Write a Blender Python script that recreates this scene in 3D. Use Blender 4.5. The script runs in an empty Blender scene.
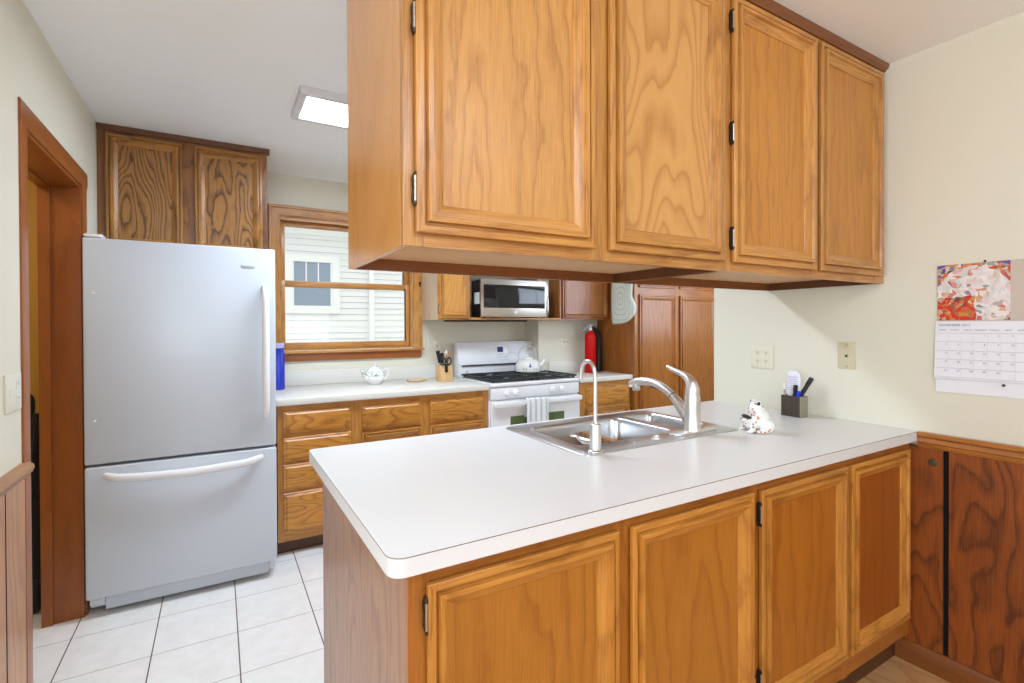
import bpy, bmesh, math, random
from mathutils import Vector, Matrix
random.seed(7)
S = bpy.context.scene
COL = S.collection
PI = math.pi

# ------------------------------------------------------------------ camera
cam_d = bpy.data.cameras.new('camera')
cam_d.sensor_width = 36.0
cam_d.lens = 499.54 * 36.0 / 1024.0
cam_d.shift_y = (328.715 - 341.5) / 1024.0
cam_d.clip_start = 0.02
cam = bpy.data.objects.new('camera', cam_d)
COL.objects.link(cam)
def cam_axes(yaw, pitch, roll):
    f = Vector((math.sin(yaw)*math.cos(pitch), math.cos(yaw)*math.cos(pitch), math.sin(pitch)))
    r = Vector((math.cos(yaw), -math.sin(yaw), 0)); u = r.cross(f)
    return r*math.cos(roll)+u*math.sin(roll), -r*math.sin(roll)+u*math.cos(roll), f
r_, u_, f_ = cam_axes(0.53154, -0.00707, -0.0039)
cam.matrix_world = Matrix(((r_.x, u_.x, -f_.x, 0), (r_.y, u_.y, -f_.y, 0), (r_.z, u_.z, -f_.z, 1.3338), (0, 0, 0, 1)))
S.camera = cam

# ------------------------------------------------------------------ sky, lights, exposure
S.view_settings.view_transform = 'Standard'
S.view_settings.look = 'None'
S.view_settings.gamma = 1.0
S.view_settings.use_curve_mapping = False
S.view_settings.exposure = 0.36
S.cycles.max_bounces = 10
S.cycles.diffuse_bounces = 6
S.cycles.use_denoising = True
S.cycles.sample_clamp_indirect = 6.0
world = bpy.data.worlds.new('overcast_sky'); S.world = world
world.use_nodes = True
bg = world.node_tree.nodes['Background']
bg.inputs[0].default_value = (0.93, 0.97, 1.0, 1); bg.inputs[1].default_value = 1.4

def area(name, loc, target, sx, sy, power, color=(1, 1, 1), spread=PI):
    d = bpy.data.lights.new(name, 'AREA'); d.shape = 'RECTANGLE'; d.size = sx; d.size_y = sy
    d.energy = power; d.color = color; d.spread = spread
    o = bpy.data.objects.new(name, d); COL.objects.link(o)
    o.location = loc
    o.rotation_euler = (Vector(target)-Vector(loc)).to_track_quat('-Z', 'Y').to_euler()
    return o
# daylight through the windows of the dining room behind the camera and of the kitchen's side
area('window_light_rear', (-0.75, -2.6, 1.45), (-0.75, 0, 1.45), 1.5, 1.25, 20, (0.86, 0.99, 1.18))
area('window_light_rear', (1.25, -2.6, 1.45), (1.25, 0, 1.45), 1.3, 1.25, 6, (0.86, 0.99, 1.18))
area('window_light_side', (-2.3, -0.4, 1.45), (0, -0.4, 1.45), 2.0, 1.25, 38, (0.86, 0.99, 1.18))
area('window_light_kitchen', (4.09, 1.86, 1.73), (4.09, 3, 1.73), 1.96, 1.0, 19, (0.82, 0.98, 1.22))
area('added_dining_fill', (0.75, -0.45, 2.33), (0.5, 0.7, 1.2), 1.1, 0.5, 12, (0.88, 0.99, 1.14))  # added fill near the camera, like bounced flash; no fixture hangs here

area('added_hall_fill', (-1.2, 2.5, 2.3), (-1.2, 2.6, 0), 0.3, 0.3, 5, (1.0, 0.95, 0.85))  # unseen fill added to brighten the hall wall beyond the doorway

# ------------------------------------------------------------------ material helpers
def mat(name, color=(.8, .8, .8), rough=.5, metal=0.0, spec=.5, emit=None, estr=1.0, coat=0.0, trans=0.0, ior=1.45):
    m = bpy.data.materials.new(name); m.use_nodes = True
    b = m.node_tree.nodes['Principled BSDF']
    b.inputs['Base Color'].default_value = (*color, 1)
    b.inputs['Roughness'].default_value = rough
    b.inputs['Metallic'].default_value = metal
    b.inputs['Specular IOR Level'].default_value = spec
    b.inputs['Coat Weight'].default_value = coat
    b.inputs['Coat Roughness'].default_value = .12
    b.inputs['Transmission Weight'].default_value = trans
    b.inputs['IOR'].default_value = ior
    if emit:
        b.inputs['Emission Color'].default_value = (*emit, 1); b.inputs['Emission Strength'].default_value = estr
    return m
class NT:
    def __init__(s, m): s.t = m.node_tree; s.n = s.t.nodes; s.b = s.n['Principled BSDF']
    def add(s, typ, **kw):
        n = s.n.new(typ)
        for k, v in kw.items(): setattr(n, k, v)
        return n
    def ln(s, a, b): s.t.links.new(a, b)
    def val(s, sock, v):
        if isinstance(v, bpy.types.NodeSocket): s.ln(v, sock)
        else: sock.default_value = v
    def math(s, op, a, b=0.0, c=0.0):
        n = s.add('ShaderNodeMath', operation=op)
        s.val(n.inputs[0], a); s.val(n.inputs[1], b); s.val(n.inputs[2], c)
        return n.outputs[0]
    def comb(s, x, y, z):
        n = s.add('ShaderNodeCombineXYZ')
        for i, v in enumerate((x, y, z)): s.val(n.inputs[i], v)
        return n.outputs[0]
    def noise(s, vec, scale=1.0, detail=2.0, rough=.5):
        n = s.add('ShaderNodeTexNoise'); s.ln(vec, n.inputs['Vector'])
        n.inputs['Scale'].default_value = scale; n.inputs['Detail'].default_value = detail; n.inputs['Roughness'].default_value = rough
        return n.outputs['Fac']
    def ramp(s, fac, stops):
        n = s.add('ShaderNodeValToRGB'); s.ln(fac, n.inputs[0]); e = n.color_ramp.elements
        while len(e) < len(stops): e.new(.5)
        for i, (p, c) in enumerate(stops): e[i].position = p; e[i].color = (*c, 1)
        return n.outputs[0]
    def mix(s, fac, a, b, mode='MIX'):
        n = s.add('ShaderNodeMix', data_type='RGBA', blend_type=mode)
        s.val(n.inputs[0], fac)
        for i, v in ((6, a), (7, b)):
            if isinstance(v, tuple): n.inputs[i].default_value = (*v, 1)
            else: s.ln(v, n.inputs[i])
        return n.outputs[2]
    def bump(s, h, dist=.001, strength=.5):
        n = s.add('ShaderNodeBump'); s.ln(h, n.inputs['Height'])
        n.inputs['Distance'].default_value = dist; n.inputs['Strength'].default_value = strength
        s.ln(n.outputs[0], s.b.inputs['Normal'])

def wood(name, light, dark, axis='Z', a=5.0, b=.9, A=7.0, K=8.0, rough=.32, mixf=.65, coat=.25, pores=.35, jag=.8, seed=None):
    """plain-sawn wood: contour lines of a stretched noise (cathedral arches) plus fine pores along the grain"""
    m = mat(name, light, rough, coat=coat); N = NT(m); N.b.inputs['Coat Roughness'].default_value = .3
    tc = N.add('ShaderNodeTexCoord'); oi = N.add('ShaderNodeObjectInfo')
    sp = N.add('ShaderNodeSeparateXYZ'); N.ln(tc.outputs['Object'], sp.inputs[0])
    x, y, z = sp.outputs
    if axis == 'Z': u = N.math('MULTIPLY_ADD', y, .73, x); v = z
    elif axis == 'X': u = N.math('MULTIPLY_ADD', y, .73, z); v = x
    else: u = N.math('MULTIPLY_ADD', x, .73, z); v = y
    rnd = oi.outputs['Random'] if seed is None else seed
    w = N.math('MULTIPLY', rnd, 37.0)
    v2 = N.math('ADD', v, N.math('MULTIPLY', rnd, 9.0))
    n1 = N.noise(N.comb(N.math('MULTIPLY', u, a), N.math('MULTIPLY', v2, b), w), 1.0, 1.5, .45)
    n2 = N.noise(N.comb(N.math('MULTIPLY', u, 26.0), N.math('MULTIPLY', v2, 9.0), w), 1.0, 2.0, .55)
    ph = N.math('ADD', N.math('MULTIPLY', n1, A*2), N.math('MULTIPLY', u, K))
    ph = N.math('ADD', ph, N.math('MULTIPLY', n2, jag))
    fr = N.math('FRACT', ph)
    n3 = N.noise(N.comb(N.math('MULTIPLY', u, 330.0), N.math('MULTIPLY', v2, 9.0), w), 1.0, 2.0, .6)
    n4 = N.noise(N.comb(N.math('MULTIPLY', u, 3.0), N.math('MULTIPLY', v2, 1.2), w), 1.0, 1.0, .5)
    ring = N.ramp(fr, [(0.0, (1, 1, 1)), (.12, (.15, .15, .15)), (.5, (0, 0, 0)), (.82, (.45, .45, .45)), (1.0, (1, 1, 1))])
    pr = N.ramp(n3, [(.35, (1, 1, 1)), (.62, (0, 0, 0))])
    f = N.math('MULTIPLY', ring, mixf)
    f = N.math('ADD', f, N.math('MULTIPLY', pr, pores))
    f = N.math('ADD', f, N.math('MULTIPLY', N.math('SUBTRACT', n4, .5), .5))
    n = N.add('ShaderNodeClamp'); N.ln(f, n.inputs[0])
    tone = N.math('MULTIPLY_ADD', oi.outputs['Random'], .14, .93)
    c = N.mix(n.outputs[0], light, dark)
    hs = N.add('ShaderNodeHueSaturation'); N.ln(c, hs.inputs['Color']); N.ln(tone, hs.inputs['Value'])
    N.ln(hs.outputs[0], N.b.inputs['Base Color'])
    N.bump(N.math('MULTIPLY', pr, -1.0), .0006, .25)
    return m

OL, OD = (.57, .265, .058), (.27, .09, .014)
oak_v = wood('oak_upright', OL, OD, 'Z', 6, 1.0, 5, 10, mixf=.38, pores=.5, coat=.45)
oak_h = wood('oak_level', OL, OD, 'X', 6, 1.0, 5, 10, mixf=.38, pores=.5)
oak_y = wood('oak_lengthwise', OL, OD, 'Y', 6, 1.0, 5, 10, mixf=.38, pores=.5)
oak_panel = wood('oak_panel', (.60, .29, .07), (.36, .145, .026), 'Z', 4.2, .8, 8, 2, mixf=.5, pores=.2, rough=.36, coat=.4)
oak_cathedral = wood('oak_panel_cathedral', (.62, .31, .085), (.42, .175, .035), 'Z', 5.0, 1.5, 8, 0, mixf=.75, pores=.15, rough=.36, coat=.4, jag=.5, seed=.37)
oak_amber = wood('oak_panel_amber', (.58, .24, .034), (.36, .125, .015), 'Z', 7, .55, 6, 14, mixf=.5, pores=.4, jag=1.2, rough=.36, coat=.15)
oak_fleck = wood('oak_panel_straight', (.60, .29, .07), (.34, .135, .024), 'Z', 7, .55, 6, 14, mixf=.5, pores=.4, jag=1.2, rough=.48, coat=.3)
oak_drawer = wood('oak_drawer_front', (.60, .27, .045), (.24, .075, .010), 'X', 7, 1.6, 7, 4, mixf=.6)
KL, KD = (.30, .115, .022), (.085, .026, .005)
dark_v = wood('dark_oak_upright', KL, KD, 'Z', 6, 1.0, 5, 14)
dark_h = wood('dark_oak_level', KL, KD, 'X', 6, 1.0, 5, 14)
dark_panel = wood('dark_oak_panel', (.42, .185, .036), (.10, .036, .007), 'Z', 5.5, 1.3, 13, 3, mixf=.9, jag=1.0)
pantry_v = wood('pantry_oak', (.34, .115, .018), (.17, .048, .007), 'Z', 5, .7, 5, 10, rough=.24, mixf=.45)
pantry_h = wood('pantry_oak_level', (.34, .115, .018), (.17, .048, .007), 'X', 5, .7, 5, 10, rough=.26, mixf=.45)
low_v = wood('base_oak_upright', (.58, .245, .04), (.28, .09, .012), 'Z', 6, 1.0, 5, 10, mixf=.5)
low_h = wood('base_oak_level', (.62, .27, .05), (.32, .11, .015), 'X', 6, 1.0, 5, 10, mixf=.5)
low_panel = wood('base_oak_panel', (.46, .175, .022), (.27, .08, .009), 'Z', 4, .7, 5, 3, mixf=.45, pores=.3)
low_panel_mid = wood('base_oak_panel_redder', (.43, .145, .015), (.25, .07, .007), 'Z', 4, .7, 5, 3, mixf=.45, pores=.3)
low_panel_red = wood('base_oak_panel_red', (.36, .098, .010), (.20, .05, .005), 'Z', 4, .7, 5, 3, mixf=.45, pores=.3)
trim_dark = wood('dark_base_trim', (.21, .062, .010), (.12, .034, .006), 'Y', 6, .7, 4, 8, mixf=.4)
dark_stain_shade = wood('dark_stain_shade_board', (.12, .040, .010), (.07, .022, .006), 'X', 6, .7, 4, 8, mixf=.4)  # stain colour on the fridge cabinet crown, painted shade inside the hanging cabinets
rail_stain_shade = wood('red_stain_shade_rail', (.24, .075, .014), (.14, .04, .008), 'X', 6, .7, 4, 8, mixf=.4)  # stain colour on the top moulding, painted shade on the back rail
low_ff_v = wood('base_frame_upright', (.42, .145, .020), (.22, .062, .008), 'Z', 6, 1.0, 5, 10, mixf=.45)
low_ff_h = wood('base_frame_level', (.42, .145, .020), (.22, .062, .008), 'X', 6, 1.0, 5, 10, mixf=.45)
ply = wood('stained_plywood', (.31, .076, .008), (.10, .024, .003), 'Z', 7, 1.6, 7, 2, rough=.45, mixf=.7, pores=.35, jag=.6, coat=.05)
ply_left = wood('pale_oak_plywood', (.52, .25, .095), (.30, .12, .04), 'Z', 5, .8, 6, 5, rough=.3)
door_v = wood('door_frame_wood', (.34, .098, .014), (.22, .058, .008), 'Z', 6, .7, 4, 8, mixf=.4)
door_y = wood('door_frame_wood_level', (.34, .098, .014), (.22, .058, .008), 'Y', 6, .7, 4, 8, mixf=.4)
door_x = wood('door_frame_wood_cross', (.34, .098, .014), (.22, .058, .008), 'X', 6, .7, 4, 8, mixf=.4)
rail_y = wood('chair_rail_wood', (.42, .16, .03), (.22, .07, .012), 'Y', 8, .8, 4, 8, mixf=.5)
kick_m = wood('toe_kick_wood', (.10, .035, .010), (.05, .016, .005), 'X', 6, 1, 4, 8)
under_m = mat('pale_underside_board', (.60, .36, .17), .5)
wood_floor = wood('laminate_floor', (.62, .36, .16), (.42, .21, .08), 'Y', 5, .7, 5, 6, rough=.3)

wall_m = mat('cream_paint', (.715, .69, .56), .65); N = NT(wall_m)
tc = N.add('ShaderNodeTexCoord'); N.bump(N.noise(tc.outputs['Object'], 120, 3), .0006, .2)
ceil_m = mat('ceiling_paint', (.90, .935, .94), .7); N = NT(ceil_m)
tc = N.add('ShaderNodeTexCoord'); N.bump(N.noise(tc.outputs['Object'], 90, 3), .0006, .2)
hall_m = mat('golden_hall_paint', (.55, .30, .05), .7)

def tile_material():
    m = mat('white_floor_tile', (.8, .8, .77), .28); N = NT(m)
    tc = N.add('ShaderNodeTexCoord'); sp = N.add('ShaderNodeSeparateXYZ'); N.ln(tc.outputs['Object'], sp.inputs[0])
    def joint(c, o, w, hw):
        t = N.math('FRACT', N.math('DIVIDE', N.math('SUBTRACT', c, o), w))
        d = N.math('MULTIPLY', N.math('MINIMUM', t, N.math('SUBTRACT', 1.0, t)), w)
        return N.math('LESS_THAN', d, hw)
    jx = joint(sp.outputs[0], .0645, .3075, .0024); jy = joint(sp.outputs[1], 2.48, .3075, .0019)
    n = N.noise(tc.outputs['Object'], 14, 4, .6)
    base = N.ramp(n, [(.3, (.88, .88, .86)), (.7, (.80, .80, .78))])
    c = N.mix(N.math('MULTIPLY', jy, .85), base, (.36, .34, .30)); c = N.mix(jx, c, (.13, .11, .09))
    N.ln(c, N.b.inputs['Base Color'])
    j = N.math('MAXIMUM', jx, jy)
    N.ln(N.math('MULTIPLY_ADD', j, .5, .28), N.b.inputs['Roughness'])
    N.bump(N.math('ADD', N.math('MULTIPLY', j, -1.0), N.math('MULTIPLY', n, .25)), .002, .5)
    return m
tile_m = tile_material()
lam_m = mat('white_laminate', (.72, .715, .70), .30)
lam2_m = mat('cream_laminate', (.70, .68, .61), .32)
seam_m = mat('laminate_seam', (.16, .12, .09), .5)
white_m = mat('white_enamel', (.82, .83, .84), .22, coat=.3)
fridge_m = mat('fridge_white', (.58, .635, .69), .32, coat=.2); N = NT(fridge_m)
tc = N.add('ShaderNodeTexCoord'); N.bump(N.noise(tc.outputs['Object'], 260, 2), .0004, .12)
plastic_w = mat('white_plastic', (.80, .80, .77), .4)
cream_p = mat('cream_plate', (.72, .68, .53), .4)
almond_p = mat('almond_plate', (.62, .56, .38), .45)
ivory_p = mat('ivory_plate', (.72, .70, .59), .45)
slot_m = mat('dark_slot', (.012, .010, .009), .9, spec=.1)
grey_slot = mat('grey_slot', (.33, .31, .27), .6)
black_m = mat('black_plastic', (.012, .012, .013), .35)
glass_black = mat('black_glass', (.012, .013, .014), .04, coat=.5)
iron_m = mat('black_cast_iron', (.022, .026, .025), .45)
grey_m = mat('grey_print', (.35, .37, .38), .5)
palegrey_m = mat('pale_grey_print', (.58, .60, .63), .5)
blue_print = mat('navy_print', (.02, .04, .22), .5)
hinge_m = mat('antique_hinge', (.06, .05, .04), .38, metal=.8)
hinge_pale = mat('nickel_hinge_barrel', (.50, .46, .40), .3, metal=.9)
steel_m = mat('brushed_steel', (.66, .65, .63), .30, metal=1.0); N = NT(steel_m)
tc = N.add('ShaderNodeTexCoord'); mp = N.add('ShaderNodeMapping'); mp.inputs['Scale'].default_value = (6, 300, 300)
N.ln(tc.outputs['Object'], mp.inputs['Vector']); N.bump(N.noise(mp.outputs[0], 1.0, 2), .0003, .12)
sink_m = mat('sink_steel', (.62, .63, .64), .28, metal=1.0)
nickel_m = mat('brushed_nickel', (.76, .75, .73), .36, metal=1.0)
micro_steel = mat('microwave_steel', (.70, .66, .60), .30, metal=1.0)
outside_white = mat('white_siding', (.86, .87, .88), .55)
outside_trim = mat('white_house_trim', (.92, .92, .92), .5)
outside_glass = mat('house_window_glass', (.30, .37, .47), .15)
grass_m = mat('lawn', (.16, .24, .08), .9)
red_m = mat('extinguisher_red', (.55, .002, .002), .4, spec=.3)
tan_m = mat('tan_ceramic', (.62, .47, .28), .5)
block_m = wood('pale_block_wood', (.66, .42, .19), (.50, .29, .11), 'Z', 8, 1, 4, 10, mixf=.4)
spoon_m = wood('spoon_wood', (.45, .24, .07), (.33, .16, .04), 'Z', 8, 1, 4, 10, mixf=.4)
paper_m = mat('calendar_paper', (.80, .81, .84), .6)
tanpaper_m = mat('tan_calendar_panel', (.56, .48, .40), .6)
holder_m = wood('dark_walnut', (.060, .042, .030), (.03, .02, .014), 'Z', 9, 1.2, 5, 10, rough=.45)
holder_side = mat('olive_grey_side', (.27, .25, .17), .5)
paper_w = mat('white_paper', (.82, .81, .86), .6)
blue_pen = mat('blue_pen', (.01, .05, .70), .3)
fabric_g = mat('grey_hall_fabric', (.02, .02, .024), .7)

def pane_material(name, tint=(1, 1, 1), k=.03):
    m = bpy.data.materials.new(name); m.use_nodes = True; t = m.node_tree; t.nodes.clear()
    o = t.nodes.new('ShaderNodeOutputMaterial'); mx = t.nodes.new('ShaderNodeMixShader'); tr = t.nodes.new('ShaderNodeBsdfTransparent'); gl = t.nodes.new('ShaderNodeBsdfGlossy')
    tr.inputs[0].default_value = (*tint, 1); gl.inputs['Roughness'].default_value = .02; mx.inputs[0].default_value = k
    t.links.new(tr.outputs[0], mx.inputs[1]); t.links.new(gl.outputs[0], mx.inputs[2]); t.links.new(mx.outputs[0], o.inputs[0])
    return m
pane_m = pane_material('window_glass')
blue_glass = mat('cobalt_blue_glass', (.012, .05, .72), .08, trans=.55, coat=.4)
cap_m = mat('translucent_lavender_cap', (.55, .55, .85), .25, trans=.3)
clear_m = pane_material('clear_plastic', (.92, .92, .97), .12)

# ------------------------------------------------------------------ mesh helpers
class B:
    def __init__(s): s.bm = bmesh.new()
    def face(s, vs, m=0):
        f = s.bm.faces.new(vs); f.material_index = m; return f
    def box(s, x0, x1, y0, y1, z0, z1, m=0, bev=0.0, seg=2):
        v = [s.bm.verts.new((x, y, z)) for z in (z0, z1) for y in (y0, y1) for x in (x0, x1)]
        fs = [s.face([v[i] for i in q], m) for q in ((0, 2, 3, 1), (4, 5, 7, 6), (0, 1, 5, 4), (2, 6, 7, 3), (1, 3, 7, 5), (0, 4, 6, 2))]
        if bev > 0:
            es = {e for f in fs for e in f.edges}
            bmesh.ops.bevel(s.bm, geom=list(es), offset=bev, segments=seg, affect='EDGES', profile=.5, material=m)
        return s
    def loops(s, rings, m=0, closed=True, cap0=False, cap1=False, mf=None):
        vr = [[s.bm.verts.new(p) for p in r] for r in rings]
        n = len(vr[0])
        for i in range(len(vr)-1):
            for j in range(n if closed else n-1):
                k = (j+1) % n
                s.face([vr[i][j], vr[i][k], vr[i+1][k], vr[i+1][j]], m if mf is None else mf(i, j))
        if cap0: s.face(list(reversed(vr[0])), m)
        if cap1: s.face(vr[-1], m if mf is None else mf(len(vr)-1, 0))
        return vr
    def lathe(s, c, prof, seg=28, m=0, axis='Z', cap0=True, cap1=True):
        rings = []
        for r, h in prof:
            ring = []
            for k in range(seg):
                a = 2*PI*k/seg; p, q = r*math.cos(a), r*math.sin(a)
                if axis == 'Z': ring.append((c[0]+p, c[1]+q, c[2]+h))
                elif axis == 'Y': ring.append((c[0]+p, c[1]+h, c[2]-q))
                else: ring.append((c[0]+h, c[1]+p, c[2]+q))
            rings.append(ring)
        s.loops(rings, m, True, cap0, cap1); return s
    def tube(s, pts, rad, seg=12, m=0, smooth=6, flat=(1.0, 1.0)):
        P = [Vector(p) for p in pts]
        R = list(rad) if isinstance(rad, (list, tuple)) else [rad]*len(P)
        if smooth > 1 and len(P) > 2:
            Q, RR = [], []
            for i in range(len(P)-1):
                p0, p1, p2, p3 = P[max(i-1, 0)], P[i], P[i+1], P[min(i+2, len(P)-1)]
                for k in range(smooth):
                    t = k/smooth
                    Q.append(.5*((2*p1)+(p2-p0)*t+(2*p0-5*p1+4*p2-p3)*t*t+(3*p1-p0-3*p2+p3)*t**3)); RR.append(R[i]*(1-t)+R[i+1]*t)
            Q.append(P[-1]); RR.append(R[-1]); P, R = Q, RR
        d = (P[1]-P[0]).normalized()
        up = Vector((0, 0, 1)) if abs(d.z) < .9 else Vector((1, 0, 0))
        n = (up-d*up.dot(d)).normalized(); rings = []
        for i, p in enumerate(P):
            d = (P[min(i+1, len(P)-1)]-P[max(i-1, 0)]).normalized()
            n = (n-d*n.dot(d)).normalized(); b = d.cross(n)
            rings.append([p+(n*math.cos(2*PI*k/seg)*flat[0]+b*math.sin(2*PI*k/seg)*flat[1])*R[i] for k in range(seg)])
        s.loops(rings, m, True, True, True); return s
    def prism(s, poly, axis, a, b, m=0, bev=0.0):
        def P(q, h): return {'X': (h, q[0], q[1]), 'Y': (q[0], h, q[1]), 'Z': (q[0], q[1], h)}[axis]
        v0 = [s.bm.verts.new(P(q, a)) for q in poly]; v1 = [s.bm.verts.new(P(q, b)) for q in poly]
        n = len(poly); fs = []
        for i in range(n):
            j = (i+1) % n; fs.append(s.face([v0[i], v0[j], v1[j], v1[i]], m))
        fs.append(s.face(list(reversed(v0)), m)); fs.append(s.face(v1, m))
        if bev:
            es = set(fs[-1].edges) | set(fs[-2].edges)
            bmesh.ops.bevel(s.bm, geom=list(es), offset=bev, segments=2, affect='EDGES', profile=.5, material=m)
        return s
    def ball(s, c, r, m=0, seg=20, rot=None):
        M = Matrix.Translation(c) @ (rot or Matrix.Identity(4)) @ Matrix.Diagonal((*r, 1)).to_4x4()
        g = bmesh.ops.create_uvsphere(s.bm, u_segments=seg, v_segments=seg//2+2, radius=1, matrix=M)
        for f in {f for v in g['verts'] for f in v.link_faces}: f.material_index = m
        return s

def root_loc(p):
    while p.parent: p = p.parent
    return Vector(p.location)
def put(name, b, mats, parent=None, angle=35, loc=None):
    """link a builder's geometry (made in world coordinates) as one mesh object"""
    bm = b.bm
    bmesh.ops.remove_doubles(bm, verts=bm.verts, dist=1e-6)
    bmesh.ops.recalc_face_normals(bm, faces=bm.faces)
    off = root_loc(parent) if parent else Vector(loc or (0, 0, 0))
    if off.length: bmesh.ops.translate(bm, verts=bm.verts, vec=-off)
    me = bpy.data.meshes.new(name); bm.to_mesh(me); bm.free()
    for m in (mats if isinstance(mats, (list, tuple)) else [mats]): me.materials.append(m)
    for p in me.polygons: p.use_smooth = True
    me.set_sharp_from_angle(angle=math.radians(angle))
    o = bpy.data.objects.new(name, me); COL.objects.link(o)
    if parent: o.parent = parent
    else: o.location = off
    return o
def tag(o, label, cat, group=None, kind=None):
    o['label'] = label; o['category'] = cat
    if group: o['group'] = group
    if kind: o['kind'] = kind
    return o
def thing(name, label, cat, loc, group=None):
    o = bpy.data.objects.new(name, None); o.empty_display_size = .05; COL.objects.link(o); o.location = loc
    return tag(o, label, cat, group)
def struct(name, b, mats, label=None, cat=None, parent=None, angle=35):
    o = put(name, b, mats, parent, angle)
    if not parent:
        o['kind'] = 'structure'
        if label: o['label'] = label
        if cat: o['category'] = cat
    return o
def text_bm(b, s, size, M, m=0, align='CENTER'):
    c = bpy.data.curves.new('lettering', 'FONT'); c.body = s; c.size = size; c.align_x = align; c.extrude = .0003; c.resolution_u = 2
    o = bpy.data.objects.new('lettering', c); COL.objects.link(o)
    me = o.to_mesh()
    me2 = me.copy(); o.to_mesh_clear(); bpy.data.objects.remove(o)
    t = bmesh.new(); t.from_mesh(me2); t.transform(M)
    vm = {v: b.bm.verts.new(v.co) for v in t.verts}
    for f in t.faces:
        try: b.face([vm[v] for v in f.verts], m)
        except ValueError: pass
    t.free(); bpy.data.meshes.remove(me2)
def frame_M(origin, right, up):
    r, u = Vector(right).normalized(), Vector(up).normalized(); n = r.cross(u)
    return Matrix(((r.x, u.x, n.x, origin[0]), (r.y, u.y, n.y, origin[1]), (r.z, u.z, n.z, origin[2]), (0, 0, 0, 1)))

# ------------------------------------------------------------------ cabinet helpers (fronts face -Y)
PROF = [(.006, 0), (.006, -.005), (0, -.0055), (0, -.015), (.002, -.017), (.014, -.018), (.0165, -.010), (.0205, -.010), (.0225, -.0235), (.032, -.0245), (.0345, -.017), (.0385, -.0165), (.057, -.007), (.0585, -.003)]
def panel_door(parent, x0, x1, z0, z1, y, mv, mh, mp, scale=1.0, hinges=None, name='door', prof=PROF):
    b = B(); rings = []
    for o, d in prof:
        o *= scale
        rings.append([(x0+o, y+d, z0+o), (x1-o, y+d, z0+o), (x1-o, y+d, z1-o), (x0+o, y+d, z1-o)])
    b.loops(rings, mf=lambda i, j: 1 if j in (0, 2) else 0, cap0=True)
    d = put(name, b, [mv, mh], parent, 20)
    o = prof[-1][0]*scale; p = B()
    yp = y+prof[-1][1]
    p.box(x0+o-.001, x1-o+.001, yp, yp+.003, z0+o-.001, z1-o+.001)
    put('panel', p, mp, d)
    for (side, zh) in (hinges or []): hinge(d, x0 if side == 'L' else x1, y, zh, side)
    return d
def hinge(parent, x, y, z, side):
    b = B(); s = -1 if side == 'L' else 1
    b.lathe((x+s*.003, y-.014, z-.026), [(.0026, 0), (.0026, .012), (.0018, .0125), (.0018, .0135), (.0026, .014), (.0026, .025), (.0018, .0255), (.0018, .0265), (.0026, .027), (.0026, .038), (.0018, .0385), (.0018, .0395), (.0026, .04), (.0026, .052)], 10, 1)
    b.lathe((x+s*.003, y-.014, z-.036), [(.0006, 0), (.0026, .003), (.0026, .010)], 10, 0); b.lathe((x+s*.003, y-.014, z+.026), [(.0026, 0), (.0026, .007), (.0006, .010)], 10, 0)
    poly = [(x+s*.002, z-.036), (x+s*.007, z-.022), (x+s*.0055, z), (x+s*.007, z+.022), (x+s*.002, z+.036)]
    b.prism(poly, 'Y', y-.012, y-.0002, 0)
    put('hinge', b, [hinge_m, hinge_pale], parent)
def drawer(parent, x0, x1, z0, z1, y, m, name='drawer_front'):
    b = B(); rings = []
    for o, d in [(0, 0), (0, -.008), (.003, -.011), (.012, -.013), (.019, -.019), (.022, -.0195)]:
        rings.append([(x0+o, y+d, z0+o), (x1-o, y+d, z0+o), (x1-o, y+d, z1-o), (x0+o, y+d, z1-o)])
    b.loops(rings, cap0=True, cap1=True)
    return put(name, b, m, parent, 20)
def face_frame(parent, stiles, rails, z0, z1, y, th, mv, mh):
    b = B()
    for a, c in stiles: b.box(a, c, y, y+th, z0, z1, 0, .0008, 1)
    xs = sorted(stiles)
    for i in range(len(xs)-1):
        for r0, r1 in rails: b.box(xs[i][1], xs[i+1][0], y+.0003, y+th, r0, r1, 1)
    return put('face_frame', b, [mv, mh], parent)

# ================================================================== SETTING
H = 2.39
b = B(); b.box(-1.7, 5.55, 1.0, 3.95, -.1, 0); struct('floor', b, tile_m, 'white square ceramic tile floor of the kitchen', 'floor')
b = B(); b.box(-2.5, 2.5, -2.85, 1.0, -.1, 0); struct('floor_wood', b, wood_floor, 'honey coloured laminate floor at the lower right', 'floor')
b = B(); b.box(-2.5, 5.55, -2.85, 3.95, H, H+.1); struct('ceiling', b, ceil_m, 'plain off white ceiling', 'ceiling')
DY0, DY1, DZ = 2.212, 2.985, 1.985            # doorway in the left wall
b = B(); b.box(-.70, -.538, 1.2, DY0, 0, H); b.box(-.684, -.538, DY1, 3.95, 0, H); b.box(-.70, -.538, DY0, DY1, DZ, H)
struct('wall_left', b, wall_m)
WX0, WX1, WZ0, WZ1 = .362, 1.322, 1.165, 2.095   # kitchen window hole
b = B(); yb = 3.81
b.box(-.538, WX0, yb, 3.95, 0, H); b.box(WX1, 5.4, yb, 3.95, 0, H); b.box(WX0, WX1, yb, 3.95, 0, WZ0); b.box(WX0, WX1, yb, 3.95, WZ1, H)
b.box(2.372, 5.4, 3.585, yb+.001, 0, H)
struct('wall_back', b, wall_m)
b = B(); b.box(2.36, 2.50, -2.85, 1.813, 0, H); struct('wall_right', b, wall_m)
b = B(); x0, x1, z0, z1 = 3.08, 5.1, 1.18, 2.28
b.box(2.50, x0, 1.673, 1.813, 0, H); b.box(x1, 5.55, 1.673, 1.813, 0, H); b.box(x0, x1, 1.673, 1.813, 0, z0); b.box(x0, x1, 1.673, 1.813, z1, H)
struct('wall_kitchen_front', b, wall_m)
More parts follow.
